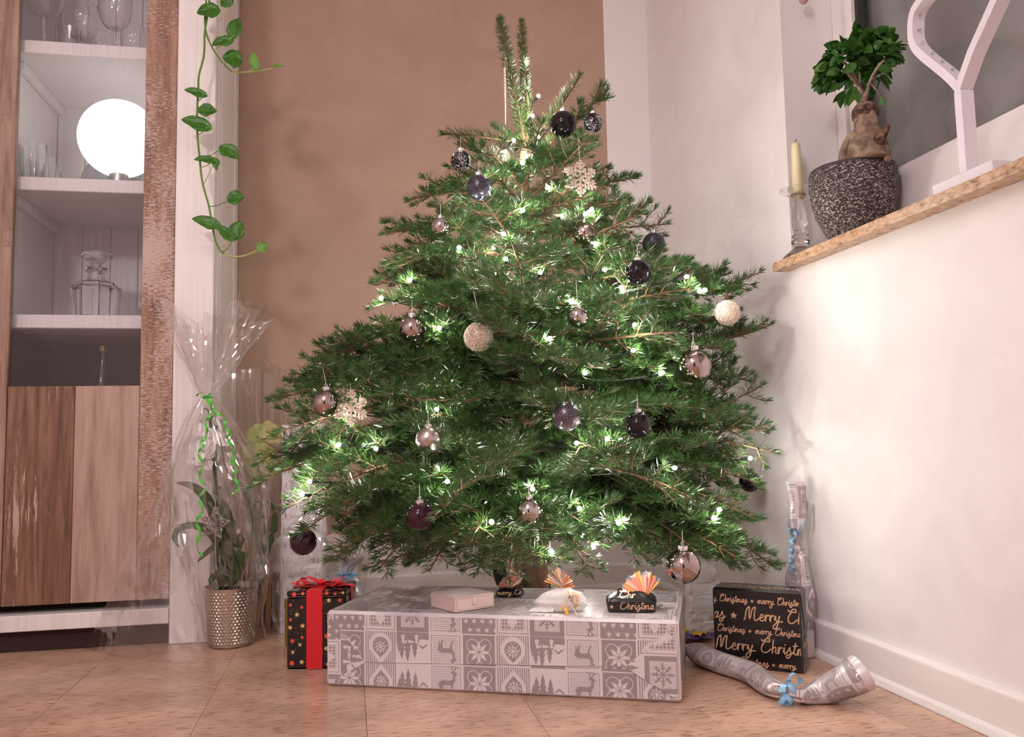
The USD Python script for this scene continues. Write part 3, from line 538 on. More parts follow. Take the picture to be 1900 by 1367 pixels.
def m_star():
    pet = [];
    for k in range(8):
        a = k*math.pi/4; pet.append(aff.rotate(Polygon([(.5, .5), (.565, .66), (.5, .86), (.435, .66)]), math.degrees(a), origin=(.5, .5)))
    p = unary_union([q.buffer(-.008) for q in pet]); ou = unary_union([Point(.5+.27*math.cos(a), .5+.27*math.sin(a)).buffer(.17) for a in np.arange(4)*math.pi/2+math.pi/4]+[sbox(.3, .3, .7, .7)])
    return sbox(.03, .03, .97, .97).difference(ou.buffer(.012).difference(ou.buffer(-.010))).difference(p)
def m_arch():
    st = unary_union([sbox(x, 0, x+.03, 1) for x in np.linspace(.03, .93, 15)])
    a = Polygon([(.5, .94)]+[(.5+.36*math.cos(t), .40+.36*math.sin(t)*1.0) for t in np.linspace(.5, -math.pi-.5, 26)])
    o = Polygon([(.5, .76)]+[(.5+.245*math.cos(t), .41+.245*math.sin(t)) for t in np.linspace(.6, -math.pi-.6, 26)])
    orn = unary_union([arms(8, (.5, .44), .17, .012, ((.6, .3),)), Point(.5, .44).buffer(.035)]+[Point(.5+.19*math.cos(t), .42+.19*math.sin(t)).buffer(.018) for t in np.linspace(0, 6.1, 12)])
    return st.difference(a).union(o.difference(orn))
def m_forest():
    g = [Polygon([(0, 0), (1, 0), (1, .20), (.7, .28), (.35, .22), (.0, .34)])]+[fir_shape(x, y, w, h) for x, y, w, h in ((.16, .28, .26, .5), (.34, .24, .26, .62), (.56, .24, .24, .5), (.08, .24, .2, .34))]
    w = [fir_shape(x, y, .15, .3) for x, y in ((.20, .06), (.62, .05))]+[Polygon([(.70, .2), (.70, .3), (.80, .40), (.92, .3), (.92, .2)])]
    hs = Polygon([(.68, .36), (.80, .48), (.97, .34), (.90, .34), (.80, .42), (.73, .35)])
    return unary_union(g+[hs]).difference(unary_union(w)).intersection(SQ)
MOT = [m_snowdots(), m_tree(), m_flake(), m_deer(), m_star(), m_arch(), m_forest(), m_deer()]
MOT = [q.intersection(sbox(.006, .006, .994, .994)) for q in MOT]
CELL = .0697
def sheet(bounds, shift=(0, 0), flip=False, cell=CELL):
    """the wrap's ink inside the rectangle bounds (u0, v0, u1, v1)"""
    u0, v0, u1, v1 = bounds; out = []
    for r in range(int(math.floor((v0-shift[1])/cell)), int(math.ceil((v1-shift[1])/cell))):
        for c in range(int(math.floor((u0-shift[0])/cell)), int(math.ceil((u1-shift[0])/cell))):
            q = MOT[((c+(r//2)) % 4)+(4 if r % 2 == 0 else 0)]
            if flip: q = aff.scale(q, 1, -1, origin=(.5, .5))
            out.append(aff.affine_transform(q, [cell, 0, 0, cell, shift[0]+c*cell, shift[1]+r*cell]))
    return out
def printed(clip, **k):
    b = clip.bounds; g = []
    for q in sheet(b, **k):
        if clip.contains(q): g.append(q)
        elif clip.intersects(q): g += polys(q.intersection(clip))
    return MultiPolygon([p for q in g for p in polys(q) if p.area > 4e-8])

# the large silver box
bl0, br0 = np.array([-.048, 1.836, 0]), np.array([.615, 1.540, 0])
ux = (br0-bl0)/np.linalg.norm(br0-bl0); uy = np.array([-ux[1], ux[0], 0]); uz = np.array([0, 0, 1.]); BW, BD, BH = .726, .32, .153
gift = thing('gift_box', 'large flat gift box in silver grey paper printed with deer and snowflakes', 'gift', bl0+ux*BW/2+uy*BD/2)
part(gift, 'box', frame_box(bl0+uz*.0008, ux, uy, uz, (BW, BD, BH-.0008), .006), 'paper_light')
rr_ = .0055
fcl = sbox(rr_, .006, BW-rr_, BH-rr_)
sl, sr, sv = (.088, .052), (.622, .064), .058
top_f = Polygon([(rr_, BH-rr_), (BW-rr_, BH-rr_), sr, sl]); bot_f = Polygon([(.006, .006), sl, sr, (BW-.006, .006)])
tri_l = Polygon([(rr_, BH-rr_), sl, (rr_, .006)]); tri_r = Polygon([(BW-rr_, BH-rr_), (BW-rr_, .006), sr])
def face_layer(nm, poly, lift, turn=0, **kw):
    """a folded paper flap on the box's long side, with its own thickness and print"""
    fl = part(gift, nm, extrude(poly, .0009, bl0-uy*lift+uy*.0009, ux, uz), 'paper_light', smooth=20)
    m = flat(aff.rotate(printed(aff.rotate(poly.buffer(-.0004), turn, origin=(0, 0)), **kw), -turn, origin=(0, 0)), bl0-uy*(lift+.00025), ux, uz, 0.)
    part(fl, 'print', m, 'paper_ink', smooth=False)
face_layer('side_flap', tri_l, .0007, turn=90, shift=(.045, .033)); face_layer('side_flap', tri_r, .0046, turn=90, shift=(.052, .031))
face_layer('lower_flap', bot_f, .0012, shift=(.018, -.016)); face_layer('upper_flap', top_f, .0034, shift=(.018, .046), flip=True)
tp = sbox(rr_, rr_, BW-rr_, BD-rr_); part(gift, 'top_print', flat(printed(tp, shift=(.018, -.03)), bl0+uz*(BH+.0005), ux, uy, 0.), 'paper_ink', smooth=False)
rs = sbox(rr_, .006, BD-rr_, BH-rr_); part(gift, 'end_print', flat(printed(rs, shift=(.03, .02)), br0+ux*.0003, uy, uz, 0.), 'paper_ink', smooth=False)

# ------------------------------------------------------------------ hand lettering
GL = {  # strokes on a grid: x height 1, ascenders 2, descenders -1.1; (advance, strokes)
 'M': (2.75, [[(.05, 0), (.25, .9), (.55, 1.95), (.75, 2.1), (.85, 1.6), (.9, .7), (1.0, .25)], [(1.0, .25), (1.25, 1.2), (1.6, 2.0), (1.8, 2.1), (1.85, 1.5), (1.85, .6), (2.0, .05), (2.3, .05), (2.6, .35)]]),
 'C': (2.0, [[(.25, 2.0), (.45, 1.75), (.8, 1.95), (1.25, 2.2), (1.6, 2.0), (1.5, 1.7), (1.1, 1.75), (.6, 1.35), (.35, .75), (.5, .15), (1.0, -.02), (1.5, .2), (1.9, .6)]]),
 'e': (1.0, [[(0, .35), (.35, .5), (.68, .75), (.6, 1.0), (.3, .95), (.16, .5), (.3, .08), (.65, .05), (1.0, .35)]]),
 'r': (.86, [[(.0, .3), (.16, .95), (.18, .5), (.18, .02)], [(.18, .45), (.34, .82), (.55, .98), (.72, .86)]]),
 'y': (1.15, [[(0, .35), (.18, .9), (.22, .4), (.4, .1), (.65, .3), (.82, .95)], [(.82, .95), (.72, .1), (.5, -.75), (.15, -1.1), (-.1, -.85), (.1, -.4), (.6, -.05), (1.15, .1), (1.45, .12)]]),
 'h': (1.1, [[(.22, 2.05), (.2, 1.2), (.18, .0)], [(.18, .4), (.4, .86), (.62, .96), (.74, .6), (.74, .12), (.88, .05), (1.1, .35)]]),
 'i': (.55, [[(0, .35), (.18, .95), (.16, .3), (.28, .05), (.55, .35)], [(.22, 1.4), (.27, 1.46)]]),
 's': (.85, [[(0, .35), (.3, .75), (.45, 1.08), (.5, .8), (.68, .4), (.52, .05), (.2, .05), (.1, .2)], [(.52, .05), (.85, .35)]]),
 't': (.75, [[(0, .35), (.3, 1.3), (.34, 1.8), (.26, .8), (.3, .12), (.5, .06), (.75, .35)], [(0, 1.3), (.7, 1.42)]]),
 'm': (1.6, [[(0, .35), (.15, .95), (.14, .02)], [(.14, .3), (.35, .85), (.55, .95), (.6, .5), (.6, .02)], [(.6, .3), (.82, .88), (1.05, .95), (1.1, .5), (1.12, .12), (1.3, .05), (1.6, .35)]]),
 'a': (1.1, [[(.75, .85), (.5, 1.0), (.2, .7), (.15, .25), (.35, .03), (.6, .25), (.76, .9)], [(.76, .9), (.72, .25), (.85, .05), (1.1, .35)]]),
 'z': (1.0, [[(0, .35), (.35, .9), (.5, 1.0), (.55, .55), (.7, .1), (.5, -.6), (.15, -.8), (-.05, -.5), (.3, -.1), (1.0, .25)]]),
 ' ': (.9, []), '*': (1.7, None)}
GL['S'] = (1.0, [[(0, .35), (.32, .8), (.46, 1.08), (.52, .75), (.72, .3), (.58, -.35), (.2, -.55), (.02, -.3), (.3, -.05), (.7, .1), (1.05, .3)]])
def script(text, x0, y0, h, w, sx=1.):
    """hand-written lettering as a shape: x height h, stroke width w"""
    x = x0; out = []
    for ch in text:
        adv, st = GL[ch]
        if st is None: out.append(aff.translate(star_poly(5, .62*h, .27*h), x+.75*h*sx, y0+.55*h))
        else:
            for q in st:
                q = np.array(q, float); p = spline(q, 5*len(q)) if len(q) > 2 else q
                out.append(LineString(np.c_[x+(p[:, 0]*sx+.12*p[:, 1])*h, y0+p[:, 1]*h]).buffer(w/2, resolution=3))
        x += adv*h*sx
    return unary_union(out), x
def lines_of(rows, width):
    out = []
    for text, x0, y0, h, w, sx in rows: out.append(script(text, x0, y0, h, w, sx)[0])
    return unary_union(out)

# the black gift with gold lettering by the window wall
kl, kr = np.array([.789, 1.774, 0]), np.array([.936, 1.660, 0]); kx_ = (kr-kl)/np.linalg.norm(kr-kl); ky_ = np.array([-kx_[1], kx_[0], 0]); KW, KD, KH = .186, .078, .168
KH_T = .168
bg = thing('black_gift', 'black wrapped gift with gold merry christmas lettering standing by the window wall', 'gift', kl+kx_*KW/2+ky_*KD/2)
part(bg, 'box', frame_box(kl+uz*.0005, kx_, ky_, uz, (KW, KD, KH), .004), 'paper_black')
h1, h2 = .0090, .0148
rows = [('ry ChriStmaS * merry ChriStmaS', -.004, .1395, h1*.80, .0016, .86), ('aS * Merry ChriS', .001, .1030, h2*.92, .0025, .86), ('y ChriStmaS * merry ChriStmaS', -.006, .0755, h1*.80, .0016, .86),
        ('Merry ChriStmaS', .002, .0375, h2*.92, .0026, .92), ('rry ChriStmaS * merry', .030, .0085, h1*.80, .0016, .86)]
ink = lines_of(rows, KW).intersection(sbox(.0035, .0035, KW-.0035, KH-.003))
part(bg, 'gold_lettering', flat(ink, kl-ky_*.0003, kx_, uz, 0.), 'gold_ink', smooth=False, label='gold handwritten merry christmas lettering on the front')
ink2 = script('ChriStmaS *', .03, .022, .017, .0032)[0].intersection(sbox(.003, .003, KW-.003, KD-.003))
part(bg, 'gold_lettering', flat(ink2, kl+uz*(KH+.0008), kx_, ky_, 0.), 'gold_ink', smooth=False)
for sgn in (0, 1):
    fl = Polygon([(.003, .003), (KD-.003, .003), (KD/2, KH*.42)]) if sgn == 0 else Polygon([(.003, KH-.004), (KD-.003, KH-.004), (KD/2, KH*.5)])
    part(bg, 'end_flap', extrude(fl, .0012, kl+kx_*KW+uz*.0005, ky_, uz), 'paper_black', smooth=20)
ink3 = script('ChriStmaS', -.02, .05, .011, .0022)[0].intersection(sbox(.004, .004, KD-.004, KH-.004)); part(bg, 'gold_lettering', flat(ink3, kl+kx_*(KW+.0015)+uz*.0005, ky_, uz, 0.), 'gold_ink', smooth=False)

# the tin with the red ribbon
t0 = at(532, 1243, Z=0); t1 = np.array([.058, 1.945, 0]); tx = (t1-t0)/np.linalg.norm(t1-t0); ty = np.array([-tx[1], tx[0], 0]); TW, TD, TH = .132, .125, .172
tin = thing('gift_tin', 'black tin with red and gold stars tied with a red ribbon', 'tin', t0+tx*TW/2+ty*TD/2)
part(tin, 'body', frame_box(t0+uz*.001, tx, ty, uz, (TW, TD, .1585), .004), 'tin_black')
part(tin, 'lid', frame_box(t0-tx*.0008-ty*.0008+uz*.160, tx, ty, uz, (TW+.0016, TD+.0016, .0125), .003), 'tin_black')
part(tin, 'rim', frame_box(t0-tx*.0009-ty*.0009+uz*.1592, tx, ty, uz, (TW+.0018, TD+.0018, .0012), .0004), 'tin_edge')
part(tin, 'rim', cat([frame_box(t0-tx*.0006-ty*.0006+uz*.0002, tx, ty, uz, (TW+.0012, TD+.0012, .0012), .0004)]), 'tin_edge')
r3 = np.random.default_rng(5)
def star_print(o, a, b, W_, H_, n, skip, name='stars'):
    for mat, cnt in (('star_red', n), ('star_gold', n), ('star_orange', n//2)):
        g = []; tries = 0
        while len(g) < cnt and tries < 400:
            tries += 1; e_ = min(.006, H_*.4); x, y = r3.uniform(.006, W_-.006), r3.uniform(e_, H_-e_)
            if skip[0]-.008 < x < skip[1]+.008 or any(q.distance(Point(x, y)) < .012 for q in PLACED): continue
            R_ = r3.choice([.0075, .0062, .005]); q = aff.rotate(aff.translate(star_poly(6, R_, R_*.48), x, y), r3.uniform(0, 60)); g.append(q); PLACED.append(q)
        g += [Point(r3.uniform(.004, W_-.004), r3.uniform(.004, H_-.004)).buffer(r3.uniform(.0005, .001), resolution=2) for _ in range(n*3)]
        part(tin, name, flat(MultiPolygon([p for q in g for p in polys(q)]), o, a, b, .0), mat, smooth=False, kind='stuff')
rb = (.044, .080)
PLACED = []; star_print(t0+uz*.002-ty*.0003, tx, uz, TW, .156, 12, rb)
PLACED = []; star_print(t0+tx*(TW+.0003)+uz*.002, ty, uz, TD, .156, 8, (.05, .075))
PLACED = []; star_print(t0+uz*.161-ty*.0012, tx, uz, TW, .0105, 3, rb)
PLACED = []; star_print(t0+uz*.1729, tx, ty, TW, TD, 6, rb)
part(tin, 'ribbon', frame_box(t0+tx*rb[0]-ty*.0019+uz*.0015, tx, ty, uz, (rb[1]-rb[0], .0008, .1725), .0003), 'red_ribbon')
part(tin, 'ribbon', frame_box(t0+tx*rb[0]-ty*.0019+uz*.1731, tx, ty, uz, (rb[1]-rb[0], TD+.0036, .0008), .0003), 'red_ribbon')
part(tin, 'ribbon', frame_box(t0+tx*(TW+.0012)+ty*.05+uz*.0015, tx, ty, uz, (.0008, .027, .1725), .0003), 'red_ribbon')
part(tin, 'ribbon', frame_box(t0-tx*.0014+ty*.05+uz*.1740, tx, ty, uz, (TW+.0036, .027, .0008), .0003), 'red_ribbon')
bc = t0+tx*.064+ty*.062+uz*.1762
def bowloop(a, L, hgt, w=.011):
    d = math.cos(a)*tx+math.sin(a)*ty; sd = np.cross(d, uz)
    def fn(u, v):
        ph = u*2*np.pi; r = L*.5*(1-np.cos(ph)); h = hgt*np.sin(ph)*np.abs(np.sin(ph/2))*.6+hgt*.55*(r/L)
        return bc+r[..., None]*d+np.maximum(h, -.0)[..., None]*uz+((v-.5)*2*w*(.35+.65*np.sin(ph/2)))[..., None]*sd
    return grid(fn, 24, 5)
for a in (.25, 2.6, 3.7, 5.7): part(tin, 'bow_loop', bowloop(a, .058, .016), 'red_ribbon', smooth=60)
for a in (-.35, 2.95):
    d = math.cos(a)*tx+math.sin(a)*ty; sd = np.cross(d, uz)
    part(tin, 'bow_tail', grid(lambda u, v: bc+(u*.085)[..., None]*d+(.004-.0045*u+.003*np.sin(u*9))[..., None]*uz+((v-.5)*.021)[..., None]*sd, 16, 4), 'red_ribbon', smooth=60)
part(tin, 'bow_knot', rbox(bc-[.011, .009, .0005], bc+[.011, .009, .012], .005), 'red_ribbon')

# ------------------------------------------------------------------ on the large box
ZT = BH+.0012
def onbox(x, y): return at(x, y, Z=ZT)
p0, p1, p2 = onbox(793, 1093), onbox(845, 1137), onbox(917, 1125)
px_ = p2-p1; PWd = np.linalg.norm(px_); px_ /= PWd; py_ = np.array([-px_[1], px_[0], 0]); PDp, PHt = .094, .029
pk = thing('pink_box', 'small pale pink cardboard box with a ribbon pull drawer', 'box', p1+px_*PWd/2+py_*PDp/2)
part(pk, 'sleeve', frame_box(p1, px_, py_, uz, (PWd, PDp, PHt), .0008), 'pink_card')
part(pk, 'groove', extrude(sbox(.0035, .0030, PWd-.0025, PHt-.0028).difference(sbox(.0043, .0038, PWd-.0033, PHt-.0036)), .0003, p1-py_*.0001, px_, uz), 'pink_line', smooth=False)
part(pk, 'drawer', extrude(sbox(.0043, .0038, PWd-.0033, PHt-.0036), .0004, p1-py_*.0001, px_, uz), 'pink_card', smooth=False)
part(pk, 'pull_tab', frame_box(p1+px_*(PWd*.44)-py_*.0035+uz*.0115, px_, py_, uz, (.0085, .003, .0118), .0008), 'pink_tab')

def money_fan(t, c, facing, radius, a0, a1, n, tilt, mats, width=.030):
    """a banknote folded like a concertina and opened into a fan: pleats, each a part"""
    f = np.asarray(facing, float); f /= np.linalg.norm(f); s = np.cross(f, uz); s /= np.linalg.norm(s); u = math.cos(tilt)*uz-math.sin(tilt)*f; w = np.cross(s, u)
    for k in range(n):
        b0, b1 = a0+(a1-a0)*k/n, a0+(a1-a0)*(k+1)/n; bm = (b0+b1)/2
        d = lambda b: math.cos(b)*s+math.sin(b)*u
        h = .0042; r0, r1 = radius*.12, radius*(1-.06*(k % 2))
        A, B, Cc = c+d(b0)*r0, c+d(b0)*r1, c+d(bm)*(r1*.96)+w*h; D = c+d(bm)*r0+w*h*.4; E1 = c+d(b1)*r1; G = c+d(b1)*r0
        n1 = w*.0004
        V = np.array([A, B, Cc, D, E1, G]); V2 = V-n1
        fc = np.array([[0, 1, 2], [0, 2, 3], [3, 2, 4], [3, 4, 5]]); 
        part(t, 'pleat', (np.vstack([V, V2]), np.vstack([fc, fc[:, ::-1]+6])), mats[k % len(mats)], smooth=False)
def soft_parcel(t, name, o, a, b, W_, D_, H_, mat, seed, skew=.0, pw=2.6):
    """a small soft parcel: pillow shape with creased, crumpled edges"""
    def fn(u, v):
        th = u*2*np.pi; ph = (v-.5)*np.pi
        e = lambda q, p: np.sign(q)*np.abs(q)**p
        x = e(np.cos(ph), .35)*e(np.cos(th), .38); y = e(np.cos(ph), .35)*e(np.sin(th), .38); z = e(np.sin(ph), .75)
        P = o+((x*.5*W_))[..., None]*a+((y*.5*D_))[..., None]*b+(((z*.5+.5)*H_*(1-.35*np.maximum(np.abs(x), np.abs(y))**4*(z > 0))+skew*x))[..., None]*uz
        nz = meshkit.fbm(P.reshape(-1, 3)*70, 3, seed).reshape(x.shape)-.5
        return P+(nz*.006*(v > .2))[..., None]*np.array([.5, .5, 1.])
    return part(t, name, grid(fn, 49, 25), mat, smooth=18)
c = onbox(946, 1108); a_ = ux*.98+uy*.2; a_ /= np.linalg.norm(a_); b_ = np.array([-a_[1], a_[0], 0])
sg = thing('small_parcel', 'tiny black gold lettered parcel topped with a folded banknote fan beside the pink box', 'gift', c+b_*.02)
soft_parcel(sg, 'parcel', c+b_*.02, a_, b_, .062, .04, .019, 'paper_black', 3)
lt = script('merry ChriStmaS', -.028, .006, .0058, .0014)[0].intersection(sbox(-.027, .0, .027, .017))
part(sg, 'gold_lettering', flat(lt, c-b_*.0012, a_, uz, 0.), 'gold_ink', smooth=False)
money_fan(sg, c+a_*.0-b_*.0+b_*.016+uz*.0165, -b_*.9-a_*.25, .030, .15, 2.6, 8, .35, ['note_red', 'note_pink', 'note_red', 'note_cream'])
money_fan(sg, c+a_*.016+b_*.030+uz*.0185, -b_*.9, .036, .3, 2.2, 8, .25, ['note_cream', 'note_orange', 'note_blue', 'note_cream'])

c = onbox(1172, 1137); a_ = ux*1.0+uy*.10; a_ /= np.linalg.norm(a_); b_ = np.array([-a_[1], a_[0], 0])
mg = thing('black_parcel', 'soft black parcel with gold christmas lettering and a red banknote fan on its right end', 'gift', c+b_*.04)
def lobe(u, v):
    th = u*2*np.pi; e = lambda q, p: np.sign(q)*np.abs(q)**p
    x = e(np.cos(th), .3); y = e(np.sin(th), .3)
    prof = np.interp(v, [0, .1, .45, .6, .8, 1.], [0, .94, 1., .93, .5, 0]); zz = np.interp(v, [0, .1, .45, .6, .8, 1.], [0, .0, .021, .026, .037, .040])
    P = (c+b_*.04)+(x*prof*.051)[..., None]*a_+(y*prof*.037)[..., None]*b_+zz[..., None]*uz
    return P+((meshkit.fbm(P.reshape(-1, 3)*60, 3, 8).reshape(x.shape)-.5)*.007*(v > .5))[..., None]*uz
part(mg, 'parcel', grid(lobe, 61, 21), 'paper_black', smooth=22)
lt = script('* ChriStmaS *', -.045, .006, .0078, .0017)[0].intersection(sbox(-.044, .0, .044, .0195))
part(mg, 'gold_lettering', flat(lt, c+b_*.0022+uz*.001, a_, uz, 0.), 'gold_ink', smooth=False, label='gold christmas lettering on the front edge')
tl = script('Chr', -.026, .003, .0088, .0018)[0]
nrm_ = np.array(b_)*.72+uz*.70
part(mg, 'gold_lettering', flat(tl, c+b_*.0042+uz*.0245, a_, nrm_, .0030), 'gold_ink', smooth=False)
money_fan(mg, c+a_*.030+b_*.022+uz*.027, -b_*.95+a_*.25, .050, -.12, 2.4, 12, .60, ['note_pink', 'note_red', 'note_red', 'note_orange'])
money_fan(mg, c+a_*.026+b_*.048+uz*.032, -b_*.95, .046, .1, 2.5, 9, .45, ['note_cream', 'note_orange', 'note_blue'])

c = onbox(1032, 1137)
og = thing('organza_pouch', 'white sheer organza pouch tied with orange ribbon and topped with banknote fans', 'gift', c+uy*.04)
def pouch(u, v):
    th = u*2*np.pi; prof = np.interp(v, [0, .08, .35, .65, .85, 1], [0.02, .9, 1, .72, .4, .28]); zz = np.interp(v, [0, .08, .35, .65, .85, 1], [0.0005, .002, .016, .033, .040, .045])
    x = np.cos(th)*prof*(.050+.006*np.cos(2*th)); y = np.sin(th)*prof*.034
    P = (c+uy*.036)+(x-.014*(v > .5)*0+v*.012)[..., None]*ux+y[..., None]*uy+zz[..., None]*uz
    return P+((meshkit.fbm(P.reshape(-1, 3)*75, 3, 6).reshape(x.shape)-.5)*.007*np.minimum(v*8, 1))[..., None]*np.array([.7, .7, 1])
part(og, 'pouch', grid(pouch, 65, 25), 'organza', smooth=25)
part(og, 'sheer_hem', grid(lambda u, v: (c+uy*.02)+(-.058+.052*u)[..., None]*ux+(.022*v-.022)[..., None]*uy+(.0015+.020*u*v+.0006*np.sin(u*16))[..., None]*uz, 18, 8), 'organza', smooth=40)
rc = c+ux*.022+uy*.012+uz*.026
for k, (dx_, dz_) in enumerate(((.012, .016), (.020, .002), (.012, -.010))):
    m = grid(lambda u, v: rc+((dx_)*np.sin(u*np.pi)+.004*k)[..., None]*ux+((v-.5)*.010)[..., None]*uy+(dz_*u+.010*np.sin(u*2*np.pi))[..., None]*uz-(.004*np.sin(u*np.pi))[..., None]*uy, 14, 4)
    part(og, 'orange_bow', m, 'orange_ribbon', smooth=60)
for q in ([rc, rc+ux*-.004-uy*.006-uz*.012, rc+ux*.002-uy*.022-uz*.0245, rc+ux*.004-uy*.030-uz*.0252], [rc, rc-ux*.012-uz*.008-uy*.004, rc-ux*.014-uy*.010-uz*.019]):
    p = spline(q, 16); t_, s_, u_ = frames(p); part(og, 'ribbon_tail', grid(lambda u, v: p[np.rint(u*15).astype(int)]+((v-.5)*.007)[..., None]*ux, 16, 3), 'orange_ribbon', smooth=60)
for q in ([rc-uy*.004, rc+ux*.028-uz*.004, rc+ux*.046-uz*.016, rc+ux*.050-uy*.01-uz*.0245, rc+ux*.032-uy*.03-uz*.0252], [rc-uy*.005, rc+ux*.010-uz*.012-uy*.008, rc+ux*.018-uz*.025-uy*.012, rc+ux*.03-uz*.0254-uy*.03]):
    part(og, 'cord', tube(spline(q, 24), .0011, 6), 'white_cord', smooth=True)
money_fan(og, c-ux*.006+uy*.045+uz*.040, -uy*.95-ux*.1, .038, 1.95, 3.0, 7, .1, ['note_orange', 'note_cream', 'note_red'])
money_fan(og, c+ux*.012+uy*.045+uz*.040, -uy*.95+ux*.2, .046, .35, 1.5, 8, .1, ['note_orange', 'note_cream', 'note_pink', 'note_blue'])

# ------------------------------------------------------------------ other gifts on the floor
def curl_ribbon(t, name, pts, w, mat, turns=0, amp=0., n=90):
    """a curling ribbon that winds round its path"""
    p = spline(pts, n); tt, s_, u_ = frames(p); a = np.linspace(0, turns*2*np.pi, n)
    if turns: p = p+amp*(np.cos(a)[:, None]*s_+np.sin(a)[:, None]*u_)
    t2, s2, u2 = frames(p); w3 = (np.cos(a*.5)[:, None]*s_+np.sin(a*.5)[:, None]*u_) if turns == 0 else t2*0+tt*.9+.45*(-np.sin(a)[:, None]*s_+np.cos(a)[:, None]*u_)*0
    w3 = w3-(w3*t2).sum(1, keepdims=True)*t2; w3 /= np.maximum(np.linalg.norm(w3, axis=1, keepdims=True), 1e-6)
    off = np.cross(t2, w3)*.0003
    V = np.stack([p-w3*w/2, p+w3*w/2, p+w3*w/2+off, p-w3*w/2+off], 1).reshape(-1, 3); i = np.arange(n-1)[:, None]*4
    f = np.vstack([i+np.array([[a_, b_2, b_2+4]]) for a_, b_2 in ((0, 1), (1, 2), (2, 3), (3, 0))]+[i+np.array([[a_, b_2+4, a_+4]]) for a_, b_2 in ((0, 1), (1, 2), (2, 3), (3, 0))])
    return part(t, name, (V, f), mat, smooth=50)
# bottle-shaped gift by the wall
def bgp(x, y): return at(x, y, Y=1.80)
gx = [(1481, 1158), (1481, 1085), (1481, 1040), (1480, 1015), (1479, 998), (1477, 985), (1478, 965), (1479, 935), (1477, 905), (1474, 893)]
wd = [26, 27, 26.5, 23, 15, 7, 12, 18.5, 18, 16]; dp = [.027, .027, .026, .022, .014, .008, .010, .012, .008, .004]
ax_ = spline([bgp(*q) for q in gx], 40); ax_[0][2] = .0008; wv = np.interp(np.linspace(0, 1, 40), np.linspace(0, 1, 10), wd)*1.93/F; dv = np.interp(np.linspace(0, 1, 40), np.linspace(0, 1, 10), dp)
wax = _r.copy(); dax = np.array([-wax[1], wax[0], 0])
def btl(u, v):
    i = u*39; k = np.clip(i.astype(int), 0, 38); fr = i-k; P = ax_[k]*(1-fr)[..., None]+ax_[k+1]*fr[..., None]; w_ = wv[k]*(1-fr)+wv[k+1]*fr; d_ = dv[k]*(1-fr)+dv[k+1]*fr
    th = v*2*np.pi; cr_ = 1+.10*np.sin(th*7+u*9)*np.exp(-((u-.55)/.16)**2)
    e = lambda q, p: np.sign(q)*np.abs(q)**p
    P = P+(e(np.cos(th), .75)*w_*cr_)[..., None]*wax+(e(np.sin(th), .75)*d_*cr_)[..., None]*dax
    nz = meshkit.fbm((P*np.array([60, 60, 34])).reshape(-1, 3), 3, 5).reshape(th.shape)-.5
    return P+(nz*.012*np.clip(u*12, 0, 1))[..., None]*(np.cos(th)[..., None]*wax+np.sin(th)[..., None]*dax)
bt = thing('wrapped_bottle', 'slim silver wrapped bottle tied with a curled blue ribbon standing by the wall', 'gift', ax_[0])
part(bt, 'wrapping', grid(btl, 60, 49), 'foil_light', smooth=12)
Hb = ax_[-1][2]
def on_bottle(x, y):      # print: x around (0..1), y along (0..1)
    return btl(np.clip(y, 0, 1), x)+ (np.cos(x*2*np.pi))[..., None]*wax*.0005+(np.sin(x*2*np.pi))[..., None]*dax*.0012
pr_ = MultiPolygon([p for q in sheet((.5, .02, 1.0, .98), cell=.23, shift=(.52, .05)) for p in polys(q.intersection(sbox(.5, .02, 1., .98)))])
pr_ = aff.scale(pr_, 1, 1)
part(bt, 'print', flat(pr_, None, None, None, refine=.02, fn=on_bottle), 'paper_ink', smooth=60)
kn = bgp(1476, 986)-dax*.010
for q in ([kn, kn-wax*.012+uz*.010-dax*.004, kn-wax*.022+uz*.006-dax*.006, kn-wax*.018-uz*.004-dax*.006, kn], [kn, kn+wax*.010+uz*.006, kn+wax*.018+uz*.022, kn+wax*.020+uz*.028]):
    curl_ribbon(bt, 'ribbon', q, .007, 'blue_ribbon', n=40)
curl_ribbon(bt, 'curled_ribbon', [kn, kn-wax*.014-uz*.015-dax*.006, kn-wax*.021-uz*.045-dax*.012, kn-wax*.020-uz*.090-dax*.012], .006, 'blue_ribbon', turns=4.5, amp=.0065)
part(bt, 'ribbon_band', lathe([(.0085, -.003), (.0095, 0), (.0085, .003)], bgp(1477, 985), 20), 'blue_ribbon')

# the wrapped roll (cracker) lying in front of it
cpts = [at(1291, 1209, Z=.0235), at(1338, 1229, Z=.022), at(1400, 1252, Z=.021), at(1455, 1283, Z=.020), at(1485, 1290, Z=.018), at(1502, 1290, Z=.013), at(1530, 1281, Z=.020), at(1556, 1270, Z=.034), at(1600, 1247, Z=.060)]
cax = spline(cpts, 60); crad = np.interp(np.linspace(0, 1, 60), [0, .05, .45, .56, .64, .68, .73, .85, 1], [.0222, .0235, .0225, .0205, .014, .0105, .015, .030, .0385])
ct, cs, cu = frames(cax)
def crk(u, v):
    i = u*59; k = np.clip(i.astype(int), 0, 58); fr = (i-k)[..., None]
    L = lambda A: A[k]*(1-fr)+A[k+1]*fr
    th = v*2*np.pi; r = np.interp(u, np.linspace(0, 1, 60), crad); r = r*(1+.12*np.sin(th*6+1)*np.exp(-((u-.67)/.07)**2)+.03*np.sin(th*3+u*20)*(u < .62))
    P = L(cax)+(np.cos(th)*r*1.06)[..., None]*L(cs)+(np.sin(th)*r*np.where(u > .7, .86, .93))[..., None]*L(cu)
    P[..., 2] = np.maximum(P[..., 2], .0008); return P
ck = thing('wrapped_roll', 'silver wrapped bonbon shaped roll with a blue ribbon lying on the floor', 'gift', cax[20]*[1, 1, 0])
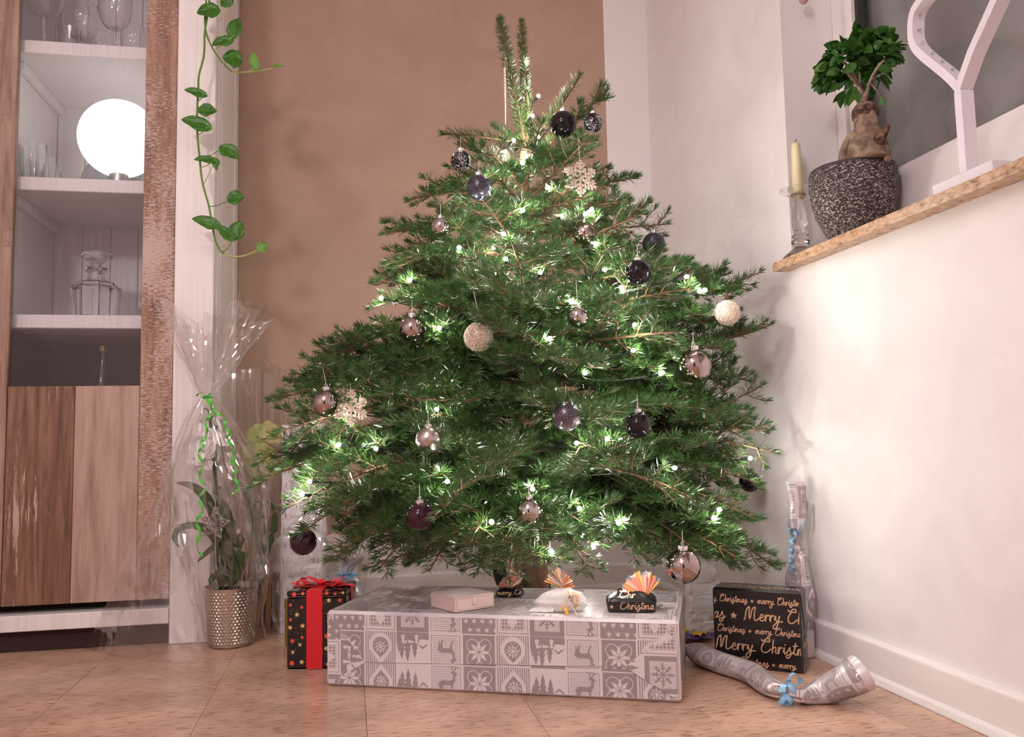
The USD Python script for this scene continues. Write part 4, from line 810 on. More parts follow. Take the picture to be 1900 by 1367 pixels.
part(ck, 'wrapping', grid(crk, 90, 49), 'foil_light', smooth=25)
Lc = .55
def on_roll(x, y): th = y*2*np.pi; i = np.clip((x*59).astype(int), 0, 58); return crk(x, y)+(np.cos(th))[..., None]*cs[i]*.0007+(np.sin(th))[..., None]*cu[i]*.0007
sh_ = sheet((.0, .0, 4.2, 1.6), cell=.52, shift=(-.1, -.1))
pr_ = MultiPolygon([p for q in sh_ for p in polys(q.intersection(sbox(.02, .0, 4.16, 1.6)))]); pr_ = aff.scale(pr_, .235, .62, origin=(0, 0))
part(ck, 'print', flat(pr_, None, None, None, refine=.035, fn=on_roll), 'paper_ink', smooth=60)
part(ck, 'open_end', grid(lambda u, v: cax[-1]-ct[-1]*.001+(np.cos(v*2*np.pi)*u*.0360)[..., None]*cs[-1]+(np.sin(v*2*np.pi)*u*.030)[..., None]*cu[-1]-(ct[-1]*.035)*(1-u[..., None]**2), 8, 41), 'paper_silver_back', smooth=60)
kn = crk(np.array(.675), np.array(.30))+uz*.002-FW*[1, 1, 0]*.004
for q in ([kn, kn+uz*.016-_r*.006, kn+uz*.026+_r*.004, kn+uz*.018+_r*.014, kn+uz*.004], [kn, kn-_r*.012+uz*.006, kn-_r*.022-FW*.012-uz*.004]):
    curl_ribbon(ck, 'ribbon', q, .011, 'blue_ribbon', n=40)
kb = at(1462, 1296, Z=.013)
curl_ribbon(ck, 'curled_ribbon', [kn, kn*.6+kb*.4+uz*.004, kb, kb-_r*.018-uz*.001], .009, 'blue_ribbon', turns=2.6, amp=.0105)
# white gift bag behind the black gift
wb = at(1318, 1195, Z=0)+FW*[1, 1, 0]*.08
wx_ = _r; wy_ = np.array([-wx_[1], wx_[0], 0])
wg = thing('white_gift_bag', 'crumpled white paper gift bag behind the black gift', 'gift', wb)
def bagfn(o, a, b, W_, D_, H_, seed, amp):
    def fn(u, v):
        th = v*2*np.pi; e = lambda q, p: np.sign(q)*np.abs(q)**p
        P = o+(e(np.cos(th), .25)*W_/2*(1-.05*u))[..., None]*a+(e(np.sin(th), .25)*D_/2*(1-.55*u**2))[..., None]*b+(u*H_+.0008)[..., None]*uz
        nz = meshkit.fbm(P.reshape(-1, 3)*38, 4, seed).reshape(u.shape)-.5
        return P-(nz*amp*np.minimum(u*5, 1))[..., None]*b+(nz*amp*.6*np.minimum(u*5, 1))[..., None]*a
    return fn
part(wg, 'bag', grid(bagfn(wb, wx_, wy_, .075, .05, .215, 3, .022), 40, 61), 'crumpled_white', smooth=15)
part(wg, 'top_hem', grid(lambda u, v: bagfn(wb, wx_, wy_, .077, .052, .215, 3, .022)(u*.06+.95, v), 3, 61), 'white_cord', smooth=30)
star_g = MultiPolygon([p for k in range(7) for p in polys(aff.translate(star_poly(5, .009, .004), -.028+.023*(k % 3), .02+.022*(k//3)+.01*(k % 2)))])
part(wg, 'star_print', flat(star_g, wb-wy_*.0262, wx_, uz, 0.), 'print_grey', smooth=False, kind='stuff')
pp = thing('purple_paper', 'crumpled purple and yellow wrapping paper on the floor between the boxes', 'paper', at(1288, 1185, Z=0))
po = at(1286, 1186, Z=0)
def crumple(o, W_, D_, H_, seed, yshift=0.):
    return grid(lambda u, v: o+((u-.5)*W_)[..., None]*wx_+((v-.5)*D_)[..., None]*wy_+(.0015+H_*(meshkit.fbm(np.stack([u*4, v*4, u*0+seed], -1).reshape(-1, 3), 3, seed).reshape(u.shape)))[..., None]*uz, 18, 18)
part(pp, 'sheet', crumple(po, .10, .09, .022, 2), 'purple_paper', smooth=15)
for k, (dx_, dy_) in enumerate(((.012, -.02), (.03, .01), (.0, .02))): part(pp, 'yellow_print', crumple(po+wx_*dx_+wy_*dy_+uz*.006, .034, .022, .022, 2), 'yellow_print', smooth=15)

# ------------------------------------------------------------------ trailing plant in front of the cabinet
YP = 2.245
def vp(x, y, dy=0.): return at(x, y, Y=YP+dy)
pv = thing('trailing_vine', 'trailing heart leaved green vine hanging down the white cabinet post', 'plant', vp(383, 0)+uz*.35)
st1 = spline([vp(384, -330), vp(386, -100), vp(385, 28), vp(380, 60), vp(377, 110), vp(369, 140), vp(368, 160), vp(366, 200), vp(366, 245), vp(371, 300), vp(376, 340), vp(387, 380), vp(391, 400), vp(396, 430), vp(403, 455), vp(415, 472)], 90)
st1b = spline([vp(415, 472), vp(440, 476), vp(468, 469), vp(480, 460)], 24)
st2 = spline([vp(382, -330, .012), vp(381, -100, .012), vp(382, 10, .01), vp(382, 58), vp(392, 85), vp(408, 110), vp(430, 133)], 50)
st2b = spline([vp(430, 133), vp(455, 134), vp(490, 130), vp(506, 126)], 24)
part(pv, 'stem', tube(st1, np.linspace(.0032, .0024, 90), 8), 'pothos_stem', smooth=True); part(pv, 'stem', tube(st1b, np.linspace(.0024, .0016, 24), 8), 'pothos_stem_pale', smooth=True)
part(pv, 'stem', tube(st2, np.linspace(.003, .0022, 50), 8), 'pothos_stem', smooth=True); part(pv, 'stem', tube(st2b, np.linspace(.0022, .0015, 24), 8), 'pothos_stem_pale', smooth=True)
r4 = np.random.default_rng(11)
def heart(base, tip, w, face, mat, fold=.22):
    """a heart shaped leaf from its stalk to its tip; face: which way its upper side looks"""
    ax1 = tip-base; L = np.linalg.norm(ax1); t = ax1/L; f = np.asarray(face, float); f = f-t*(f @ t); f /= np.linalg.norm(f); sd = np.cross(t, f)
    n = 15; q = np.linspace(0, 1, n); half = w*np.where(q < .28, np.sqrt(np.clip(q/.28, 0, 1))*.96+.04, np.cos((q-.28)/.72*np.pi/2)**.8); lobe_ = np.where(q < .25, -(.14*L)*(1-q/.25), 0)
    a = np.linspace(-1, 1, 9); V = []
    for k in range(n):
        for b in a:
            back = lobe_[k]*abs(b)
            V.append(base+t*(q[k]*L+back)+sd*half[k]*b+f*(fold*half[k]*abs(b)-.16*L*q[k]**2+.004*math.sin(9*b+6*q[k])*half[k]/.02))
    V = np.array(V); i, j = np.meshgrid(np.arange(n-1), np.arange(8), indexing='ij'); g = i*9+j; fc = np.stack([g, g+9, g+10, g+1], -1).reshape(-1, 4); fc = np.vstack([fc[:, [0, 1, 2]], fc[:, [0, 2, 3]]])
    return np.vstack([V, V-f*.0006]), np.vstack([fc, fc[:, ::-1]+len(V)])
LV = [((402, 20), (366, 19), 17, 385, 30), ((424, 10), (414, -8), 11, 405, 40), ((432, 67), (440, 32), 12, 400, 90), ((427, 76), (394, 77), 12, 392, 84), ((444, 113), (415, 103), 19, 412, 116), ((474, 126), (468, 96), 8, 445, 134),
      ((378, 176), (344, 163), 9, 368, 186), ((372, 205), (400, 203), 13, 366, 205), ((384, 236), (339, 217), 14, 366, 250), ((414, 273), (440, 290), 14, 368, 296), ((397, 297), (362, 292), 8, 372, 310), ((400, 296), (401, 313), 6, 378, 340),
      ((426, 370), (451, 362), 14, 388, 383), ((402, 418), (358, 402), 11, 391, 402), ((430, 442), (403, 417), 9, 405, 458), ((435, 440), (445, 410), 13, 412, 470), ((479, 463), (497, 452), 9, 470, 468)]
for k, (b, tp_, w, sx_, sy_) in enumerate(LV):
    B, T_ = vp(*b, -.012), vp(*tp_, -.012-.01*r4.random()); S_ = vp(sx_, sy_)
    part(pv, 'leaf', heart(B+(B-T_)*.06, T_+(T_-B)*.06, w*.00176, (r4.normal()*.25, -1, .45), 'x'), 'pothos_leaf_pale' if k in (5, 16) else 'pothos_leaf', smooth=True)
    part(pv, 'leaf_stalk', tube(spline([S_, (S_+B)/2+[0, -.004, -.006], B], 12), np.linspace(.0013, .001, 12), 6), 'pothos_stem_pale' if k % 3 else 'pothos_stem', smooth=True)
part(pv, 'leaf', blade([vp(505, 126), vp(515, 123), vp(527, 123)], lambda t: .0046*math.sin(math.pi*min(1, .1+.85*t))+.0004, up=(0, -1, .3), fold=.9), 'pothos_leaf_pale', label='young furled leaf at the tip', smooth=True)

# ------------------------------------------------------------------ orchid in its pot, wrapped in clear film
oc = np.array([-.295, 2.272, 0]); OT = .147
orc = thing('orchid', 'orchid with dark green leaves in a dimpled silver pot beside the cabinet', 'plant', oc)
part(orc, 'pot', lathe([(0, .0006), (.050, .0006), (.0535, .004), (.0655, OT-.004), (.067, OT), (.0645, OT), (.062, OT-.012), (.060, OT-.02), (0, OT-.02)], oc, 64), 'orchid_pot', smooth=40)
dm = []
for r in range(17):
    z = .012+r*.0077; R_ = .0537+(.0655-.0537)*z/OT; nn = 40
    for k in range(nn):
        a = (k+.5*(r % 2))*2*np.pi/nn
        if math.sin(a) > .35: continue
        e = np.array([math.cos(a), math.sin(a), 0]); s_ = np.array([-e[1], e[0], 0]); c_ = oc+e*(R_+.0001)+uz*z
        V = np.array([c_+s_*.0036, c_+uz*.0036, c_-s_*.0036, c_-uz*.0036, c_+e*.0016]); dm.append((V, np.array([[0, 1, 4], [1, 2, 4], [2, 3, 4], [3, 0, 4]])))
part(orc, 'dimples', cat(dm), 'orchid_pot', kind='stuff', smooth=False)
part(orc, 'potting_bark', lathe([(.0605, OT-.019), (.04, OT-.010), (.02, OT-.006), (0, OT-.006)], oc, 32), 'bark_chips')
def op(x, y, dy=0.): return at(x, y, Y=oc[1]+dy)
ob = op(420, 1095)
def strap(pts, w, roll=0., up=(0, -.5, 1), fold=.3, mat='orchid_leaf', nm='leaf', th=orc): part(th, nm, blade(pts, lambda t: w*math.sin(math.pi*min(1, .12+.86*t))**.6*(1 if t < .97 else .6)+.0008, up=up, fold=fold, roll=roll), mat, smooth=True)
strap([op(415, 1080), op(418, 1000, -.02), op(420, 960, -.03), op(411, 928, -.03)], .021, up=(.3, -1, .2))
strap([op(418, 1085), op(434, 1060, -.04), op(440, 1035, -.055), op(432, 1015, -.05)], .021, up=(.2, -1, .4))
strap([op(412, 1060), op(400, 960), op(370, 910), op(328, 896)], .014, up=(-.3, -.9, .5))
strap([op(412, 1075), op(385, 985), op(350, 976, -.02), op(332, 982, -.03), op(331, 1015, -.04)], .013, up=(-.1, -.7, .7))
strap([op(414, 1080), op(400, 1015, -.02), op(385, 1025, -.04), op(367, 1042, -.05)], .010, up=(0, -.6, .8))
strap([op(428, 1070), op(446, 1000), op(455, 990, -.01), op(460, 1002, -.02)], .012, up=(.4, -.7, .5))
strap([op(430, 1080), op(450, 1030, -.02), op(472, 1040, -.03), op(497, 1046, -.035)], .011, up=(.3, -.6, .8))
strap([op(418, 1095), op(410, 1068, -.04), op(395, 1072, -.055), op(390, 1085, -.06)], .012, up=(0, -.8, .6))
strap([op(420, 1092), op(428, 1075, -.05), op(440, 1060, -.06), op(438, 1050, -.06)], .012, up=(0, -.9, .3))
for q in ([(425, 1092), (433, 1075), (430, 1060)], [(432, 1094), (442, 1080), (447, 1096)], [(438, 1095), (443, 1070), (440, 1050)]): part(orc, 'air_root', tube(spline([op(*p, -.045) for p in q], 12), .0016, 6), 'root', smooth=True)
stk = spline([op(409, 1080), op(403, 940), op(396, 850), op(390, 775)], 30)
part(orc, 'stake', tube(stk, .0036, 8), 'stake', smooth=True)
part(orc, 'flower_stem', tube(spline([op(412, 1070), op(407, 940), op(401, 850), op(392, 770), op(385, 760), op(372, 790)], 40), .0022, 8), 'pothos_stem', smooth=True)
for (x, y) in ((397, 792), (400, 860), (403, 905)): part(orc, 'stem_clip', rbox(op(x+4, y)-[.005, .004, .004], op(x+4, y)+[.005, .004, .004], .0015), 'stake')
def flower(t, c, R_, mat, f, nm='flower'):
    f = np.asarray(f, float); f /= np.linalg.norm(f); s_ = np.cross(f, uz); s_ /= np.linalg.norm(s_); u_ = np.cross(s_, f); ms = []
    for k, (a, w, l) in enumerate(((90, .45, 1), (210, .42, 1), (330, .42, 1), (15, .62, .95), (165, .62, .95))):
        a = math.radians(a); d = math.cos(a)*s_+math.sin(a)*u_
        ms.append(blade([c, c+d*R_*l*.55+f*R_*.12, c+d*R_*l], lambda t, w=w: R_*w*math.sin(math.pi*min(1, .08+.9*t))**.7+.0003, up=f, fold=.1))
    lip = lathe([(0, 0), (.16*R_, .08*R_), (.1*R_, .3*R_), (0, .34*R_)], (0, 0, 0), 10); v = lip[0] @ np.array([s_, u_, f])+c; ms.append((v, lip[1]))
    return part(t, nm, cat(ms), mat, smooth=60)
for (x, y, R_) in ((378, 835, .034), (362, 850, .028), (392, 812, .026), (370, 800, .022), (381, 862, .022)): flower(orc, op(x, y, -.012), R_, 'orchid_white', (-.3+.01*(x-378), -1, .15))
# silver wire star stuck in the pot
sc = op(398, 972, -.055); r5 = np.random.default_rng(3)
sw = thing('wire_star', 'silver wire star ornament leaning among the orchid leaves', 'ornament', sc)
sp = aff.rotate(star_poly(5, .040, .017), -8); ws = []
fx_, fz_ = _r*.97+uz*.0, uz
ring_ = np.array(sp.exterior.coords)
outl = np.array([sc+_r*x+uz*z for x, z in ring_]); dens = np.vstack([np.linspace(a, b, 8)[:-1] for a, b in zip(outl[:-1], outl[1:])]); ws.append(tube(np.vstack([dens, dens[:1]]), .0012, 6))
for k in range(60):
    while True:
        a = r5.uniform(-.04, .04, 2)
        if sp.contains(Point(a)): break
    th = r5.uniform(0, 6.28, 3); R_ = r5.uniform(.004, .007)
    q = np.array([sc+_r*(a[0]+R_*math.cos(t))+uz*(a[1]+R_*math.sin(t))+dax*(.004*math.sin(2*t+th[0])+(th[1]-3)*.0012) for t in np.linspace(0, 6.28, 11)]); ws.append(tube(q, .0009, 4, caps=False))
part(sw, 'wire', cat(ws), 'silver_wire', kind='stuff', smooth=60)
part(sw, 'hanger', tube(spline([sc+uz*.039, sc+uz*.047+_r*.002, sc+uz*.060], 8), .0009, 6), 'silver_wire')
part(sw, 'pin', tube(np.linspace(sc-uz*.012+dax*.004, op(402, 1090, -.03), 10), .0012, 6), 'silver_wire')

nk = op(385, 737)
def smoothf(q, a, b): t = np.clip((q-a)/(b-a), 0, 1); return t*t*(3-2*t)
def wrap_film(seed, neck, topz, botz, r_top, r_mid, r_bot, base_c, kf=(9, 17, 31), top_tilt=(0, 0), xs=1., ys=1.):
    """clear film gathered at a neck: a flared, pleated top above and a loose skirt below"""
    g = np.random.default_rng(seed); ph = g.uniform(0, 6.28, 8)
    def fn(u, v):
        th = v*2*np.pi; top = u < .36; s = np.where(top, (.36-u)/.36, (u-.36)/.64)
        pl = .5*np.abs(np.sin(kf[0]/2*th+ph[0]))+.3*np.abs(np.sin(kf[1]/2*th+ph[1]))+.2*np.abs(np.sin(kf[2]/2*th+ph[2]))
        r = np.where(top, .010+r_top*s**.8*(.55+.75*pl)*(1+.2*np.sin(2*th+ph[3])), .010+(r_mid*np.minimum(s/.35, 1)**.7*(1-smoothf(s, .35, 1))+r_bot*smoothf(s, .35, 1)*np.minimum(1, s*3))*(.85+.28*pl*(1-.5*s)))
        z = np.where(top, neck[2]+(topz-neck[2])*s*(.86+.28*np.sin(3*th+ph[4])*s**2*.5+.22*pl), neck[2]+(botz-neck[2])*s)
        cx = np.where(top, neck[0]+top_tilt[0]*s, neck[0]*(1-s)+base_c[0]*s); cy = np.where(top, neck[1]+top_tilt[1]*s, neck[1]*(1-s)+base_c[1]*s)
        P = np.stack([cx+r*np.cos(th)*xs, cy+r*np.sin(th)*ys, z], -1)
        nz = meshkit.fbm(np.stack([P[..., 0]*38, P[..., 1]*38, P[..., 2]*17], -1).reshape(-1, 3), 3, seed).reshape(u.shape)-.5
        return P+(nz*.028*np.minimum(s*3, 1))[..., None]*np.stack([np.cos(th), np.sin(th), np.zeros_like(th)], -1)
    return grid(fn, 58, 110)
fm = thing('orchid_film', 'clear crinkled film gathered round the orchid with a flared top', 'wrapping', [oc[0], oc[1], 0.])
part(fm, 'film', wrap_film(4, nk, .850, .012, .098, .118, .072, (oc[0]+.004, oc[1]-.0), top_tilt=(.022, -.01), ys=.62), 'film', smooth=False)
def loose(P00, P10, P01, P11, amp, seed, nu=18, nv=22, bow=.0, bdir=(0, -1, 0)):
    P00, P10, P01, P11 = map(np.asarray, (P00, P10, P01, P11))
    def fn(u, v):
        P = P00*((1-u)*(1-v))[..., None]+P10*(u*(1-v))[..., None]+P01*((1-u)*v)[..., None]+P11*(u*v)[..., None]
        nz = meshkit.fbm(P.reshape(-1, 3)*np.array([18, 18, 9]), 3, seed).reshape(u.shape)-.5
        return P+(nz*amp*np.sin(np.pi*np.clip(v, .0, 1))**.3+bow*np.sin(np.pi*u)*np.sin(np.pi*v*.6))[..., None]*np.asarray(bdir, float)
    return grid(fn, nu, nv)
part(fm, 'loose_fold', loose(op(368, 760, -.015), op(352, 800, -.05), at(158, 1203, Z=.004), at(376, 1228, Z=.003), .035, 9, bow=.03), 'film', label='loose film corner spread over the floor in front of the cabinet', smooth=False)
part(fm, 'loose_fold', loose(op(340, 820, -.03), op(300, 860, -.04), at(190, 1115, Y=2.24), at(330, 1105, Y=2.20), .05, 14, bow=.02), 'film', smooth=False)
part(fm, 'loose_fold', loose(op(400, 760, -.01), op(420, 790, -.04), at(520, 1040, Y=2.20), at(470, 1090, Y=2.19), .045, 17, bow=.02), 'film', smooth=False)
gr_ = thing('green_ribbon', 'curly bright green ribbon tied round the neck of the orchid film', 'ribbon', nk)
part(gr_, 'band', lathe([(.0125, -.0045), (.0135, 0), (.0125, .0045)], nk, 24), 'green_ribbon')
curl_ribbon(gr_, 'bow_loop', [nk-uy*.016, nk-_r*.016+uz*.006-uy*.018, nk-_r*.004+uz*.012-uy*.02, nk+_r*.016+uz*.010-uy*.018, nk-uy*.016], .007, 'green_ribbon', n=40)
curl_ribbon(gr_, 'tail', [op(387, 742, -.03), op(384, 790, -.055), op(372, 850, -.07), op(376, 905, -.075), op(370, 960, -.08), op(376, 1030, -.08)], .007, 'green_ribbon', turns=7, amp=.0062, n=170)
curl_ribbon(gr_, 'tail', [op(390, 742, -.03), op(402, 765, -.05), op(418, 785, -.06), op(428, 830, -.07), op(434, 860, -.075), op(437, 920, -.075)], .007, 'green_ribbon', turns=5.5, amp=.0062, n=150)

# ------------------------------------------------------------------ second plant, bag and parcels at the foot of the brown wall
yc = np.array([-.250, 2.50, 0])
yp = thing('lime_orchid', 'lime flowered orchid in clear film standing behind the silver pot', 'plant', yc)
def yq(x, y, dy=0.): return at(x, y, Y=yc[1]+dy)
part(yp, 'pot', lathe([(0, .0006), (.050, .0006), (.066, .135), (.062, .135), (.055, .12), (0, .118)], yc, 40), 'brown_pot', smooth=40)
for q, w in (([(474, 1100), (470, 1000), (455, 905), (440, 890)], .012), ([(478, 1100), (480, 1000), (485, 950), (520, 945)], .009), ([(482, 1110), (500, 1010), (510, 960), (500, 930)], .012), ([(474, 1110), (462, 1050), (450, 1030), (445, 1060)], .012)):
    strap([yq(*p) for p in q], w, mat='thin_leaf', th=yp)
for q in ([(470, 935), (485, 930), (512, 945)], [(455, 905), (470, 895), (500, 888)], [(460, 970), (478, 962), (502, 960)]): strap([yq(*p, -.12) for p in q], .0045, mat='thin_leaf', th=yp, nm='thin_leaf')
part(yp, 'flower_stem', tube(spline([yq(478, 1110), yq(476, 950), yq(478, 820), yq(490, 790)], 30), .0024, 8), 'pothos_stem', smooth=True)
for k, (x, y, R_) in enumerate(((478, 808, .034), (497, 800, .032), (470, 838, .034), (490, 842, .032), (478, 872, .030), (500, 870, .030), (465, 862, .026), (510, 812, .026))): flower(yp, yq(x, y, -.02-.01*(k % 2)), R_, 'petal_yellow' if k % 2 else 'petal_lime', (-.2, -1, .2*(k % 3)-.1))
def paper_strip(x0, x1, y0, y1, dy, nm='craft_paper'):
    part(yp, nm, loose(yq(x0, y0, dy), yq(x0+7, y0+12, dy), yq(x1, y1, dy), yq(x1+12, y1, dy), .02, int(x0)), 'craft_paper', smooth=30)
paper_strip(510, 462, 1000, 1185, -.10); paper_strip(452, 458, 960, 1190, -.07); paper_strip(497, 490, 1030, 1188, -.09)
vf = thing('sleeve_film', 'upright clear film sleeve round the lime flowered orchid', 'wrapping', yc)
part(vf, 'film', grid(lambda u, v: np.stack([yc[0]+(.060+.024*u+.004*np.sin(9*v*6.28)*u+.003*np.sin(23*v*6.28))*np.cos(v*6.2832), yc[1]+(.060+.02*u+.004*np.sin(7*v*6.28))*np.sin(v*6.2832), .004+u*(.715+.01*np.sin(v*25))], -1), 24, 70), 'film', smooth=False)
wbg = at(555, 1178, Z=0)*[1, 1, 0]+FW*[1, 1, 0]*.045
WB = thing('tall_white_bag', 'tall white paper bag with faint stars behind the black star tin', 'gift', wbg)
part(WB, 'bag', grid(bagfn(wbg, wx_, wy_, .118, .06, .555, 7, .016), 50, 61), 'crumpled_white', smooth=15)
sg_ = [aff.rotate(aff.translate(star_poly(5, .013, .0055), -.045+.03*(k % 4)+.012*((k//4) % 2), .03+.04*(k//4)), 20*k) for k in range(48)]
part(WB, 'star_print', flat(MultiPolygon([p for q in sg_ for p in polys(q)]), None, None, None, refine=.012, fn=lambda a, b: bagfn(wbg, wx_, wy_, .118, .06, .555, 7, .016)(b/.555, (math.pi*1.5+np.arcsin(np.clip(a/.062, -.95, .95))*.55)/(2*math.pi))-wy_*.0012), 'print_grey', smooth=False, kind='stuff')
part(WB, 'turned_top', grid(lambda u, v: bagfn(wbg, wx_, wy_, .121, .063, .555, 7, .016)(u*.05+.95, v), 4, 61), 'white_cord', smooth=30)
fb = at(600, 1150, Z=0)*[1, 1, 0]+FW*[1, 1, 0]*.07
wf = thing('bag_film', 'clear film wrapped loosely round the tall white bag', 'wrapping', wbg)
part(wf, 'film', wrap_film(12, np.array([wbg[0]+.05, wbg[1]-.02, .34]), .47, .006, .05, .12, .11, (wbg[0]+.035, wbg[1]-.0), ys=.45), 'film', smooth=False)
# silver gathered parcel with a blue bow behind the tin
sp0 = at(640, 1110, Z=0)*[1, 1, 0]; sp0 = np.array([-.010, 2.175, 0])
SGp = thing('gathered_parcel', 'silver paper parcel gathered with a pale blue bow behind the red ribboned tin', 'gift', sp0)
def gath(u, v):
    th = v*2*np.pi; z = np.interp(u, [0, .05, .5, .62, .68, .74, 1], [.0008, .004, .12, .160, .172, .182, .248]); r = np.interp(u, [0, .05, .5, .62, .68, .74, 1], [.0, .050, .052, .036, .015, .017, .060])
    pl = np.abs(np.sin(4.5*th+.4))*np.exp(-((u-.72)/.12)**2)*.5+(np.abs(np.sin(3*th))*.55)*smoothf(u, .72, 1.)
    P = np.stack([sp0[0]+r*np.cos(th)*(1-pl*.7)+.016*smoothf(u, .7, 1), sp0[1]+r*np.sin(th)*(1-pl*.7)*.7, z+.03*np.sin(th*2+1)*smoothf(u, .75, 1)], -1)
    return P+((meshkit.fbm(P.reshape(-1, 3)*45, 3, 5).reshape(u.shape)-.5)*.010*np.minimum(u*8, 1))[..., None]*np.stack([np.cos(th), np.sin(th), 0*th], -1)
part(SGp, 'wrapping', grid(gath, 50, 61), 'paper_silver_back', smooth=18)
kb_ = sp0+uz*.172-uy*.020
for q in ([kb_, kb_-_r*.022+uz*.010, kb_-_r*.036+uz*.002, kb_-_r*.022-uz*.006, kb_], [kb_, kb_+_r*.018+uz*.010, kb_+_r*.034+uz*.006, kb_+_r*.024-uz*.008, kb_]): curl_ribbon(SGp, 'bow_loop', q, .012, 'blue_ribbon', n=40)
curl_ribbon(SGp, 'ribbon_tail', [kb_, kb_+_r*.03-uz*.02, kb_+_r*.040-uz*.06, kb_+_r*.042-uz*.10], .007, 'blue_ribbon', n=40)
part(SGp, 'ribbon_band', lathe([(.018, -.006), (.0195, 0), (.018, .006)], sp0+uz*.172+[.002, 0, 0], 20), 'blue_ribbon')
ol = at(527, 1200, Z=0)*[1, 1, 0]+FW*[1, 1, 0]*.03
OL = thing('olive_canister', 'olive gold canister half hidden by the black star tin', 'canister', ol+_r*.022)
part(OL, 'body', lathe([(0, .0006), (.026, .0006), (.0275, .003), (.0275, .098), (.026, .1), (0, .1)], ol+_r*.022, 40), 'olive_gold', smooth=40)
part(OL, 'lid', lathe([(0, .1003), (.0282, .1003), (.0282, .112), (.026, .1135), (0, .1135)], ol+_r*.022, 40), 'olive_gold', smooth=40)

# ------------------------------------------------------------------ the fir tree
TB = np.array([.445, 2.10, 0]); YT = 2.10
def tp(x, y, Y=YT): return at(x, y, Y=Y)
trunk_c = spline([TB+[0, 0, .02], tp(985, 1060), tp(984, 900), tp(980, 700), tp(976, 500), tp(974, 400), tp(972, 330), tp(976, 268)], 60)
tree = thing('christmas_tree', 'bushy green fir christmas tree standing in the corner behind the presents', 'christmas tree', TB)
trad = np.interp(np.linspace(0, 1, 60), [0, .1, .2, .6, .85, 1], [.044, .046, .036, .026, .016, .011])
tv, tf = tube(trunk_c, trad, 20); tv = tv+(meshkit.fbm(tv*50, 3, 1)-.5)[:, None]*.008*np.array([1, 1, .2])
part(tree, 'trunk', (tv, tf), 'trunk_bark', smooth=True)
def on_trunk(z):
    k = np.interp(z, trunk_c[:, 2], np.arange(60)); i = int(min(k, 58)); return trunk_c[i]+(trunk_c[i+1]-trunk_c[i])*(k-i)
gt = np.random.default_rng(42)
def bez(a, b, c, n): t = np.linspace(0, 1, n)[:, None]; return a*(1-t)**2+2*b*t*(1-t)+c*t**2
NEEDLE_MID = []
KEEP = lambda P: (P[:, 0] < XW-.012) & (P[:, 1] < YW-.012) & (P[:, 2] > .03)
_bi = np.array([ux, uy])
def out_of_box(P):
    q = (P-bl0) @ np.array([ux, uy, uz]).T
    return ~((q[:, 0] > -.01) & (q[:, 0] < BW+.01) & (q[:, 1] > -.01) & (q[:, 1] < BD+.01) & (q[:, 2] < BH+.006))
def needles_on(p, dens, Lr, bare=0.):
    """needles along a shoot: combed to both sides and over the top, more forward at the tip"""
    d = np.r_[0, np.cumsum(np.linalg.norm(np.diff(p, axis=0), axis=1))]; L = d[-1]; n = max(int(L*(1-bare)*dens), 4)
    s = np.r_[L*bare+(L-L*bare)*(np.arange(n)+gt.random(n))/n, np.full(15, L)-gt.random(15)*.006]; n = len(s)
    base = np.stack([np.interp(s, d, p[:, k]) for k in range(3)], 1); t_, s_, u_ = frames(p)
    T = np.stack([np.interp(s, d, t_[:, k]) for k in range(3)], 1); T /= np.linalg.norm(T, axis=1, keepdims=True)
    U = np.stack([np.interp(s, d, u_[:, k]) for k in range(3)], 1); U -= T*(U*T).sum(1, keepdims=True); U /= np.maximum(np.linalg.norm(U, axis=1, keepdims=True), 1e-6); S_ = np.cross(T, U)
    phi = np.where(gt.random(n) < .55, np.sign(gt.random(n)-.5)*(np.radians(85)+gt.normal(size=n)*.45), gt.uniform(-1.3, 1.3, n))
    near = np.clip((L-s)/.022, 0, 1); beta = np.radians(30+34*near+gt.normal(size=n)*10)
    R_ = np.cos(phi)[:, None]*U+np.sin(phi)[:, None]*S_
    D = np.cos(beta)[:, None]*T+np.sin(beta)[:, None]*R_
    ln = Lr*gt.uniform(.8, 1.12, n)*(.80+.20*near)
    return base, D, R_, U, ln
def needle_mesh(parts):
    B, D, R_, U, ln = (np.concatenate([q[k] for q in parts]) for k in range(5))
    tipp = B+D*ln[:, None]; ok = KEEP(tipp) & KEEP(B) & out_of_box(tipp)
    B, D, R_, U, ln = B[ok], D[ok], R_[ok], U[ok], ln[ok]; n = len(B)
    if n == 0: return None
    W = np.cross(D, R_); W /= np.maximum(np.linalg.norm(W, axis=1, keepdims=True), 1e-6); N = np.cross(W, D)
    w = .00112; mid = B+D*(ln*.5)[:, None]+U*(ln*.05)[:, None]
    V = np.stack([B, mid+W*w, mid+N*w*.55, mid-W*w, B+D*ln[:, None]+U*(ln*.08)[:, None]], 1).reshape(-1, 3)
    f = (np.arange(n)*5)[:, None, None]+np.array([[0, 1, 2], [0, 2, 3], [0, 3, 1], [4, 2, 1], [4, 3, 2], [4, 1, 3]])[None]
    NEEDLE_MID.append(mid); return V, f.reshape(-1, 3)
N_NEEDLES = [0]; TWIGS = []
